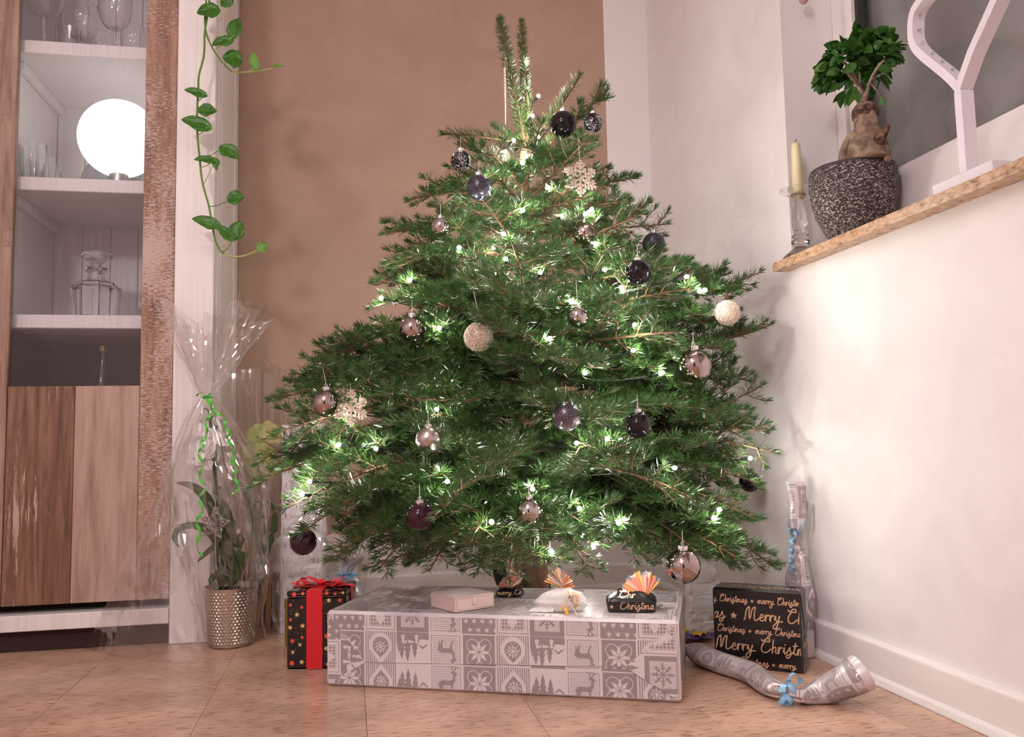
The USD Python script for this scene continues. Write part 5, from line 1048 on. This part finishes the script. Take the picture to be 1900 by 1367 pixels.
def branch(P0, P1, sag, dens=570, r0=.0065, spread=1., Lr=.0288, second=.17, bare0=.10, lift=0., side=True):
    """a branch from the trunk to its tip with paired side shoots in its own plane; sag bends it down (or up when negative)"""
    P0, P1 = np.asarray(P0, float), np.asarray(P1, float); L = np.linalg.norm(P1-P0); n = max(int(L/.02), 8)
    ctrl = P0+(P1-P0)*.55+np.array([0, 0, sag*L]); ax = bez(P0, ctrl, P1, n)
    ax = ax+np.cumsum(gt.normal(size=(n, 3))*.0012, 0)*np.linspace(0, 1, n)[:, None]*.6
    wood, nd = [tube(ax, np.linspace(r0*min(1, .45+L), .0016, n), 6, caps=False)], [needles_on(ax, dens, Lr, bare0)]
    d = np.r_[0, np.cumsum(np.linalg.norm(np.diff(ax, axis=0), axis=1))]; T, S_, U = frames(ax); TWIGS.append(ax)
    ro = gt.normal()*.38; S_, U = math.cos(ro)*S_+math.sin(ro)*U, -math.sin(ro)*S_+math.cos(ro)*U
    def shoots(ax, d, T, S_, U, lvl, L):
        s = (.10 if lvl == 0 else .035)*(1 if L > .2 else .6)+gt.random()*.02; k = 0
        while s < d[-1]-.022:
            i = int(np.searchsorted(d, s)); i = min(i, len(ax)-1); rem = d[-1]-s
            for sg in (-1, 1):
                if gt.random() < .10: continue
                l = np.clip(rem*(.66 if lvl == 0 else .62), .036, second*spread if lvl == 0 else .10)*gt.uniform(.75, 1.15)
                a = math.radians(52 if lvl == 0 else 46)+gt.normal()*.10
                dr = math.cos(a)*T[i]+math.sin(a)*sg*S_[i]+U[i]*(gt.normal()*.20+.06+lift); dr /= np.linalg.norm(dr)
                e = ax[i]+dr*l; c2 = ax[i]+dr*l*.5+U[i]*(-.02*l)-T[i]*.03*l
                e = e+T[i]*l*.14+np.array([0, 0, -.05*l]); e[2] = max(e[2], min(.222, ax[i][2])) if lvl == 0 or e[2] > .1 else e[2]
                tw = bez(ax[i], c2, e, max(int(l/.012), 5)); wood.append(tube(tw, np.linspace(.0021 if lvl == 0 else .0015, .0009, len(tw)), 5, caps=False)); nd.append(needles_on(tw, dens, Lr, .04)); TWIGS.append(tw)
                if lvl == 0 and l > .075:
                    d2 = np.r_[0, np.cumsum(np.linalg.norm(np.diff(tw, axis=0), axis=1))]; shoots(tw, d2, *frames(tw), 1, l)
            s += (.050 if lvl == 0 else .040)*gt.uniform(.85, 1.25); k += 1
    if L > .07 and side: shoots(ax, d, T, S_, U, 0, L)
    b = part(tree, 'branch', cat(wood), 'twig_bark', smooth=True)
    m = needle_mesh(nd)
    if m is not None: part(b, 'needles', m, 'needle', kind='stuff', smooth=False); N_NEEDLES[0] += len(m[0])//5
# two leaders at the top
def leader(pts, r0, dens=1900, Lr=.016):
    p = spline(pts, 24); b = part(tree, 'leader', tube(p, np.linspace(r0, .004, 24), 8), 'twig_bark', smooth=True); q = needles_on(p, dens, Lr, .06); q2 = needles_on(p, dens*.7, Lr, .06)
    q2 = (q2[0], q2[1]-2*q2[2]*(q2[1]*q2[2]).sum(1, keepdims=True), -q2[2], q2[3], q2[4])
    part(b, 'needles', needle_mesh([q, q2]), 'needle', kind='stuff', smooth=False); TWIGS.append(p)
leader([tp(976, 272), tp(962, 210), tp(944, 120), tp(929, 38)], .0052, Lr=.027); leader([tp(977, 272), tp(978, 200), tp(972, 110), tp(969, 40)], .0050, Lr=.020)
# branches seen in outline: (pixel of the tip, distance into the room, pixel height where it leaves the trunk, bend)
OUT = [(824, 250, 2.06, 268, .06), (916, 236, 2.16, 262, .0), (1076, 143, 2.04, 272, -.10), (1122, 165, 1.98, 310, -.05), (1000, 268, 2.16, 270, 0), (808, 350, 1.94, 322, .10), (758, 370, 1.98, 372, .12), (890, 330, 1.86, 318, .05),
       (1040, 285, 1.90, 315, -.03), (1176, 330, 2.0, 352, -.05), (1168, 372, 1.94, 380, -.06), (1232, 410, 1.95, 425, -.05), (1195, 395, 2.16, 400, 0.), (712, 433, 1.99, 432, .10), (722, 485, 1.90, 480, .10), (695, 520, 2.1, 500, .08), (690, 575, 1.95, 545, .12),
       (650, 622, 1.97, 590, .10), (583, 660, 1.95, 640, .10), (540, 703, 1.92, 665, .10), (503, 742, 1.89, 700, .10), (520, 800, 1.86, 745, .10), (490, 845, 1.95, 770, .10), (487, 892, 1.90, 800, .12), (530, 945, 1.80, 835, .14), (570, 985, 1.72, 850, .16), (625, 1035, 1.68, 875, .2), (705, 1050, 1.66, 900, .2), (790, 1055, 1.66, 915, .22),
       (1407, 500, 1.865, 570, -.14), (1310, 545, 2.0, 520, .0), (1345, 510, 1.93, 535, -.03), (1372, 596, 1.87, 585, -.02), (1425, 602, 1.84, 660, -.12), (1350, 640, 1.78, 650, -.04), (1392, 690, 1.86, 700, -.06), (1412, 718, 1.83, 780, -.16), (1432, 795, 1.83, 775, -.03), (1436, 838, 1.81, 780, .06), (1412, 900, 1.80, 815, .08), (1395, 965, 1.76, 835, .10),
       (1446, 1055, 1.70, 872, .14), (1375, 1045, 1.66, 885, .16), (1300, 1030, 1.65, 895, .18), (1215, 1040, 1.66, 905, .18), (1085, 1062, 1.74, 925, .24), (1010, 980, 1.66, 905, .16), (885, 1005, 1.66, 915, .18), (880, 1062, 1.70, 930, .24)]
for x, y, Y, yb2, sag in OUT:
    P0 = on_trunk(tp(978, yb2)[2]); P1 = at(x, y, Y=Y); branch(P0, P1, sag, second=.15 if y > 450 else .10, spread=1. if y > 400 else .6, side=y > 255 or x == 1122, dens=600 if y > 400 else 900 if y > 300 else 1500, r0=.0065 if y > 300 else .0045)
# the whorls that fill the crown, front ones dense, back ones short before the wall
def crown_r(z): return np.interp(z, [.26, .41, .6, .81, .95, 1.08, 1.19, 1.28], [.58, .62, .54, .45, .37, .29, .22, .16])
k = 0
for z in (.30, .355, .42, .49, .56, .635, .71, .79, .87, .95, 1.03, 1.11, 1.18):
    m_ = 7 if z < .8 else 6
    for j in range(m_):
        a = (j+.5*(k % 2)+gt.uniform(-.2, .2))*2*np.pi/m_+.3*k; d = np.array([math.cos(a), math.sin(a), 0]); R_ = crown_r(z)*gt.uniform(.86, 1.04)
        back = d[1] > .25; side = abs(d[0]) > .8
        if side and not back: R_ *= .80
        if back: R_ *= .72
        rise = np.interp(z, [.3, .6, 1.0, 1.2], [-.10, .0, .06, .09])+gt.normal()*.02
        P0 = on_trunk(z); P1 = P0+d*R_+uz*rise
        P1[2] = max(P1[2], .235); P1[0] = min(P1[0], XW-.04); P1[1] = min(P1[1], YW-.05)
        if z > 1.0 and not back and abs(d[0]) < .7 and d[1] < -.5 and gt.random() < .2: continue
        branch(P0, P1, np.interp(z, [.3, .6, 1.], [.16, .08, .02]), dens=240 if back else 560, second=.14 if z < .9 else .09)
    k += 1
for z in (.50, .56, .62, .65, .68, .70, .72, .74, .77, .84, .92, .99, 1.05, 1.11, 1.16):     # short shoots between the whorls
    for j in range(4):
        a = -math.pi/2+gt.uniform(-1.5, 1.5); d = np.array([math.cos(a), math.sin(a), 0]); P0 = on_trunk(z+gt.uniform(-.02, .02)); branch(P0, P0+d*crown_r(z)*gt.uniform(.45, .7)+uz*gt.uniform(-.02, .08), .02, dens=620, second=.08)
NM = np.concatenate(NEEDLE_MID); print('needles', N_NEEDLES[0], 'branches', USED[tree+'/branch'])
NX, NYY, ND = pj(NM)
TW_ = np.concatenate([t[::2] for t in TWIGS])
# stand with its clamp levers
st = thing('tree_stand', 'black metal tree stand with an upright clamp lever behind the big gift box', 'tree stand', TB)
part(st, 'base', lathe([(0, .0006), (.098, .0006), (.100, .004), (.092, .014), (.055, .03), (.052, .085), (.047, .085), (.047, .022), (0, .0195)], TB, 48), 'stand_black', smooth=40)
lv = spline([tp(934, 1092, 2.02), tp(930, 1075, 2.02), tp(926, 1055, 2.02), tp(922, 1040, 2.02)], 14)
part(st, 'lever', tube(lv, [.006, .009, .0125, .0145, .0155, .016, .0165, .0168, .0168, .0165, .016, .015, .012, .006], 14), 'stand_black', smooth=True)
part(st, 'lever_arm', tube(spline([TB+[-.03, -.02, .07], tp(940, 1100, 2.03), tp(934, 1090, 2.02)], 10), .007, 10), 'stand_black', smooth=True)
for a in (.3, 2.4, 4.4): part(st, 'claw', tube(spline([TB+[.05*math.cos(a), .05*math.sin(a), .08], TB+[.056*math.cos(a), .056*math.sin(a), .12], TB+[.047*math.cos(a), .047*math.sin(a), .15]], 8), .006, 8), 'stand_black', smooth=True)

# ------------------------------------------------------------------ the light chain
def front_depth(x, y, r, frac=.30, lo=1.2):
    """how far away the needles begin round pixel (x, y)"""
    m = (np.abs(NX-x) < r) & (np.abs(NYY-y) < r) & (ND > lo)
    if m.sum() < 6: return None
    d = np.sort(ND[m]); need = frac*(2*r)**2/28.
    return d[int(min(need, len(d)-1))]
LED = [(977, 118, 2.10), (999, 178, 2.08), (988, 215, 2.07), (953, 260, 2.04), (999, 254, 2.04), (985, 288, 2.02), (948, 306, 2.06), (1016, 348), (1086, 397), (1098, 388), (1105, 452), (934, 434), (852, 459), (970, 390), (938, 480), (1002, 506), (1122, 500), (1153, 533), (1274, 513), (1298, 540), (1308, 538), (815, 608), (1019, 628), (1085, 692), (1175, 650),
       (1226, 693), (641, 766), (628, 825), (810, 759), (697, 832), (1127, 814), (1070, 822), (1252, 868), (1148, 970), (1075, 943), (1101, 1012), (1022, 1022), (912, 968), (988, 907), (1335, 945), (1325, 961), (830, 893), (574, 893), (560, 917), (707, 553), (1392, 850), (1178, 602), (900, 345), (760, 520), (1060, 560)]
r6 = np.random.default_rng(17); leds = []
for q in LED:
    dd = q[2] if len(q) == 3 else None
    if dd is None:
        f_ = front_depth(q[0], q[1], 9, .16); dd = (f_-.004) if f_ is not None else 1.95
        dd = min(max(dd, 1.42), 2.2)
        leds.append(C0+ray(q[0], q[1])*dd)
    else: leds.append(at(q[0], q[1], Y=dd))
inner = []  # unseen bulbs added deep in the crown to brighten the needles
for z in np.linspace(.27, 1.20, 26):
    a = r6.uniform(0, 2*np.pi); R_ = crown_r(z)*r6.uniform(.25, .6); p = on_trunk(z)+np.array([math.cos(a), math.sin(a)*.85, 0])*R_
    if p[0] < XW-.06 and p[1] < YW-.06: inner.append(p)
allp = leds+inner; order = np.argsort([-(p[2]) for p in allp])
lc = thing('light_chain', 'dark green string of small glowing white lights wound through the fir tree', 'string lights', allp[order[-1]])
path = [tp(964, 255, 2.11)]
prev = None
for i in order:
    p = allp[i]; tr_ = on_trunk(min(max(p[2], .2), 1.2)); ax_d = (tr_-p); ax_d[2] = -.06; ax_d /= np.linalg.norm(ax_d)
    if p[2] > 1.2: ax_d = np.array([-.6, .2, -.75])/1.0; ax_d /= np.linalg.norm(ax_d)
    part(lc, 'bulb', lathe(np.c_[.0048*np.sin(np.linspace(.5, np.pi, 6)), -.0048*np.cos(np.linspace(.5, np.pi, 6))], p, 9), 'led_light', smooth=True)
    part(lc, 'socket', tube([p+ax_d*.0042, p+ax_d*.006, p+ax_d*.018, p+ax_d*.022], [.0036, .0042, .0042, .0024], 10), 'wire_green', smooth=30)
    path.append(p+ax_d*.024)
# the cable visits the sockets in order, dipping in towards the trunk between them
path = np.array(path); chain = [path[0]]
for a, b in zip(path[:-1], path[1:]):
    gap_ = np.linalg.norm(b-a); mid = (a+b)/2; tr_ = on_trunk(min(max(mid[2], .2), 1.2)); pull = min(.75, gap_*1.3)
    mid = mid+(np.array([tr_[0], tr_[1], mid[2]])-mid)*pull-uz*min(.03, gap_*.1)
    chain += [mid, b]
chain = np.array(chain); cab_p = []
for k in range(0, len(chain)-2, 2): cab_p.append(bez(chain[k], chain[k+1], chain[k+2], 12)[:-1])
part(lc, 'cable', tube(np.vstack(cab_p), .0013, 5), 'wire_green', smooth=True)

# ------------------------------------------------------------------ the tree's ornaments
def cap_and_loop(t, r, mat='cap_silver'):
    a = np.linspace(0, 2*np.pi, 33)
    part(t, 'cap', lathe([(0, .97*r), (.27*r, .955*r), (.27*r, 1.17*r), (.20*r, 1.20*r), (0, 1.20*r)], (0, 0, 0), 32, rfun=lambda th: 1+.06*np.cos(12*th)), mat, smooth=30)
    part(t, 'loop', tube(np.c_[.09*r*np.cos(a), 0*a, 1.30*r+.11*r*np.sin(a)], .018*r, 6, caps=False), mat, smooth=True)
def ball(r=1., n=30): q = np.linspace(0, np.pi, n); return lathe(np.c_[np.maximum(r*np.sin(q), 0), -r*np.cos(q)], (0, 0, 0), 48)
ORN = {}
R0 = .03
BCAT = 'bauble'
def proto_bauble(kind, name, mat):
    def make(label, loc, s):
        t = thing(name, label, BCAT, (0, 0, 0), group=None); part(t, 'ball', ball(R0), mat, smooth=True); cap_and_loop(t, R0); return t
    return make
def make_bead(name, label):
    t = thing(name, label, BCAT); r = R0; part(t, 'ball', ball(r*.95), 'champagne_bead', smooth=True)
    n = 620; i = np.arange(n)+.5; ph = np.arccos(1-2*i/n); th = np.pi*(1+5**.5)*i; c = np.c_[np.cos(th)*np.sin(ph), np.sin(th)*np.sin(ph), np.cos(ph)]*r*.955
    g = np.random.default_rng(1); ico = trimesh.creation.icosahedron(); ms = []
    for k in range(n): ms.append((np.asarray(ico.vertices)*r*g.uniform(.05, .085)+c[k], np.asarray(ico.faces)))
    part(t, 'beads', cat(ms), 'bead_glass', kind='stuff', smooth=60)
    part(t, 'cone_cap', lathe([(0, .93*r), (.24*r, .95*r), (.2*r, 1.05*r), (.23*r, 1.1*r), (.16*r, 1.25*r), (.18*r, 1.3*r), (.1*r, 1.5*r), (.03*r, 1.72*r), (0, 1.75*r)], (0, 0, 0), 20), 'cone_bronze', smooth=20)
    return t
def make_sequin(name, label):
    t = thing(name, label, BCAT); r = R0; part(t, 'ball', ball(r*.97), 'sequin_black', smooth=True)
    ms = []; g = np.random.default_rng(4)
    for k in range(70):     # winding rows of sequins
        c = g.normal(size=3); c /= np.linalg.norm(c); a = np.cross(c, (0, 0, 1)); a /= np.linalg.norm(a); b = np.cross(c, a); n_ = 11
        for j in range(n_):
            w = j*.55; rad = .06+.030*j; q = c+(a*math.cos(w)+b*math.sin(w))*rad; q /= np.linalg.norm(q); a2_ = np.cross(q, (.3, .2, .9)); a2_ /= np.linalg.norm(a2_); b2_ = np.cross(q, a2_); q0 = q*r*.975; s_ = r*.045
            V = np.array([q0+a2_*s_, q0+b2_*s_, q0-a2_*s_, q0-b2_*s_, q0+q*r*.035]); ms.append((V, np.array([[0, 1, 4], [1, 2, 4], [2, 3, 4], [3, 0, 4]])))
    part(t, 'sequins', cat(ms), 'sequin_silver', kind='stuff', smooth=False); cap_and_loop(t, r); return t
def make_flake(name, label):
    """a glittering beaded snowflake, flat, facing the front"""
    t = thing(name, label, 'snowflake'); r = R0; ico = trimesh.creation.icosahedron(); g = np.random.default_rng(2); pts_ = []
    core = []
    for k in range(6):
        a = k*np.pi/3+np.pi/6; d = np.array([math.cos(a), 0, math.sin(a)]); core.append(tube([d*0, d*r*1.15], .035*r, 5))
        for q in np.linspace(.08, 1.18, 12): pts_.append((d*r*q, .075))
        for q, l in ((.38, .42), (.66, .36), (.92, .22)):
            for sg in (-1, 1):
                b = a+sg*.95; e = np.array([math.cos(b), 0, math.sin(b)]); core.append(tube([d*r*q, d*r*q+e*r*l], .028*r, 5))
                for w in np.linspace(.2, 1, 5): pts_.append((d*r*q+e*r*l*w, .07))
    part(t, 'arms', cat(core), 'champagne_bead', kind='stuff')
    ms = [(np.asarray(ico.vertices)*r*s_*g.uniform(.8, 1.3)+p+g.normal(size=3)*r*.03, np.asarray(ico.faces)) for p, s_ in pts_ for _ in (0, 1)]
    part(t, 'beads', cat(ms), 'bead_glass', kind='stuff', smooth=60)
    a = np.linspace(0, 2*np.pi, 25); part(t, 'loop', tube(np.c_[.06*r*np.cos(a), 0*a, 1.24*r+.08*r*np.sin(a)], .02*r, 6, caps=False), 'cap_silver', smooth=True)
    return t
MAKE = {'black': ('black_bauble', 'black_gloss'), 'plum': ('plum_bauble', 'plum_gloss'), 'mirror': ('silver_bauble', 'silver_mirror'), 'rose': ('silver_bauble', 'silver_rose'), 'satin': ('satin_bauble', 'silver_satin'), 'navy': ('glitter_bauble', 'navy_glitter'), 'plumg': ('glitter_bauble', 'plum_glitter')}
def make(kind, label):
    if kind in MAKE:
        nm, mat = MAKE[kind]; t = thing(nm, label, BCAT); part(t, 'ball', ball(R0), mat, smooth=True); cap_and_loop(t, R0); return t
    return {'bead': make_bead, 'sequin': make_sequin, 'flake': make_flake}[kind]({'bead': 'beaded_bauble', 'sequin': 'sequin_bauble', 'flake': 'snowflake_ornament'}[kind], label)
NAME = {'bead': 'beaded_bauble', 'sequin': 'sequin_bauble', 'flake': 'snowflake_ornament', **{k: v[0] for k, v in MAKE.items()}}
# kind, pixel of the centre, diameter in pixels, distance (None: just in front of the needles there), label, group
BAUBLES = [('black', 1045, 231, 50, 1.95, 'glossy black bauble highest on the tree, before the upright branch'), ('sequin', 1101, 228, 37, 2.02, 'black sequined bauble at the top right beside the glossy black one'),
  ('sequin', 855, 298, 39, 1.98, 'black sequined bauble hanging free at the top left of the tree'), ('navy', 889, 348, 48, None, 'dark blue glitter bauble just below the upper left sequined one'),
  ('mirror', 818, 421, 35, None, 'small mirrored silver bauble at the left edge of the upper tree'), ('rose', 1085, 433, 42, None, 'mirrored silver bauble under a bright light in the upper middle'),
  ('navy', 1213, 452, 42, 1.98, 'dark glitter bauble at the upper right edge of the tree'), ('black', 1184, 505, 47, None, 'glossy black bauble below the dark glitter one on the right'),
  ('bead', 1350, 580, 47, 1.80, 'champagne beaded bauble at the far right under a rising branch'), ('mirror', 1072, 588, 41, None, 'mirrored silver bauble in the middle of the tree'),
  ('rose', 765, 611, 51, None, 'mirrored rose silver bauble to the left of the beaded ball'), ('bead', 888, 625, 55, None, 'champagne beaded bauble near the middle of the tree'),
  ('rose', 1288, 679, 64, None, 'large mirrored rose silver bauble on the right'), ('rose', 605, 748, 52, None, 'mirrored silver bauble beside the snowflake at the left edge'),
  ('flake', 651, 757, 54, None, 'glittering snowflake beside a bright light at the left'), ('flake', 1077, 330, 54, None, 'glittering champagne snowflake near the top right'),
  ('satin', 795, 815, 48, None, 'satin silver bauble in the left lower half of the tree'), ('plumg', 1051, 772, 54, None, 'plum glitter bauble in the middle of the lower tree'),
  ('black', 1184, 788, 50, None, 'glossy black bauble to the right of the plum glitter one'), ('plum', 563, 1005, 49, 1.76, 'dark plum bauble hanging over the black star tin'),
  ('plum', 779, 958, 52, None, 'dark plum bauble half hidden low in the left branches'), ('mirror', 982, 948, 49, None, 'mirrored silver bauble low in the middle of the tree'),
  ('rose', 1268, 1050, 64, 1.62, 'large mirrored rose silver bauble lowest on the right, above the presents'), ('black', 1391, 893, 40, 1.96, 'small dark bauble behind branches at the lower right edge'),
  ('bead', 930, 291, 33, 2.16, 'beaded bauble behind the trunk near the top'), ('bead', 737, 692, 34, 1.98, 'beaded bauble buried in branches on the left')]
SRC, DONE, BALL, ROT = {}, set(), [], {}
twx, twy, twd = pj(TW_)
for kd, x, y, dpx, dd, label in BAUBLES:
    if dd is None:
        f_ = front_depth(x, y, dpx*.42, .22); R_guess = dpx/2*1.75/F
        dd_ = (f_ if f_ is not None else 1.85)+R_guess*.15
        c = C0+ray(x, y)*dd_
    else: c = at(x, y, Y=dd)
    depth = (c-C0) @ FW; r = dpx/2*depth/F
    g = {'flake': 'snowflakes'}.get(kd)
    if kd not in SRC:
        SRC[kd] = make(kd, label); X = UsdGeom.Xformable(stage.GetPrimAtPath(SRC[kd])); X.ClearXformOpOrder()
        s = r/R0; X.AddTransformOp().Set(Gf.Matrix4d(s, 0, 0, 0, 0, s, 0, 0, 0, 0, s, 0, *map(float, c), 1)); 
    else:
        rz = (x*.37) % 6.28 if kd in ('bead', 'sequin') else 0.; q_ = copy_of(SRC[kd], NAME[kd], label, c, 'snowflake' if kd == 'flake' else BCAT, rotz=rz, s=r/R0, inst=False); BALL.append(q_); ROT[q_] = rz
    # the thread it hangs by, up to the nearest shoot above: a part of the bauble
    bp_ = SRC[kd] if SRC[kd] not in DONE else BALL[-1]
    if SRC[kd] not in DONE: DONE.add(SRC[kd])
    topl = c+uz*r*(1.72 if kd == 'bead' else 1.36)
    q = TW_-topl; h = np.hypot(q[:, 0], q[:, 1]); ok = (q[:, 2] > .002) & (q[:, 2] < .07) & (h < .022)
    e = TW_[ok][np.argmin(h[ok]+.4*q[ok, 2])] if ok.any() else topl+uz*.022
    rz = ROT.get(bp_, 0.); Rm = np.array([[math.cos(rz), math.sin(rz), 0], [-math.sin(rz), math.cos(rz), 0], [0, 0, 1]])
    v, f = tube(spline([topl-uz*r*.1, topl*.5+e*.5, e+uz*.002], 8), .0006, 5)
    usdkit.mesh(stage, bp_+'/thread', (((v-c)/(r/R0)) @ Rm.T, f), MAT['thread'], smooth=True)
ic = at(937, 178, Y=2.06)
icl = thing('icicle_ornament', 'slim glittering icicle hanging beside the left tree top', 'ornament', ic)
zz = np.linspace(.075, -.075, 60); part(icl, 'spike', tube(np.c_[np.full(60, ic[0]), np.full(60, ic[1]), ic[2]+zz], .0030*(1-.6*np.linspace(0, 1, 60)**2)*(1+.3*np.sin(np.arange(60)*1.9)), 8), 'bead_glass', smooth=True)
part(icl, 'hanger', tube(spline([ic+uz*.075, ic+uz*.10+_r*.002, at(936, 95, Y=2.08)], 8), .0005, 5), 'thread')
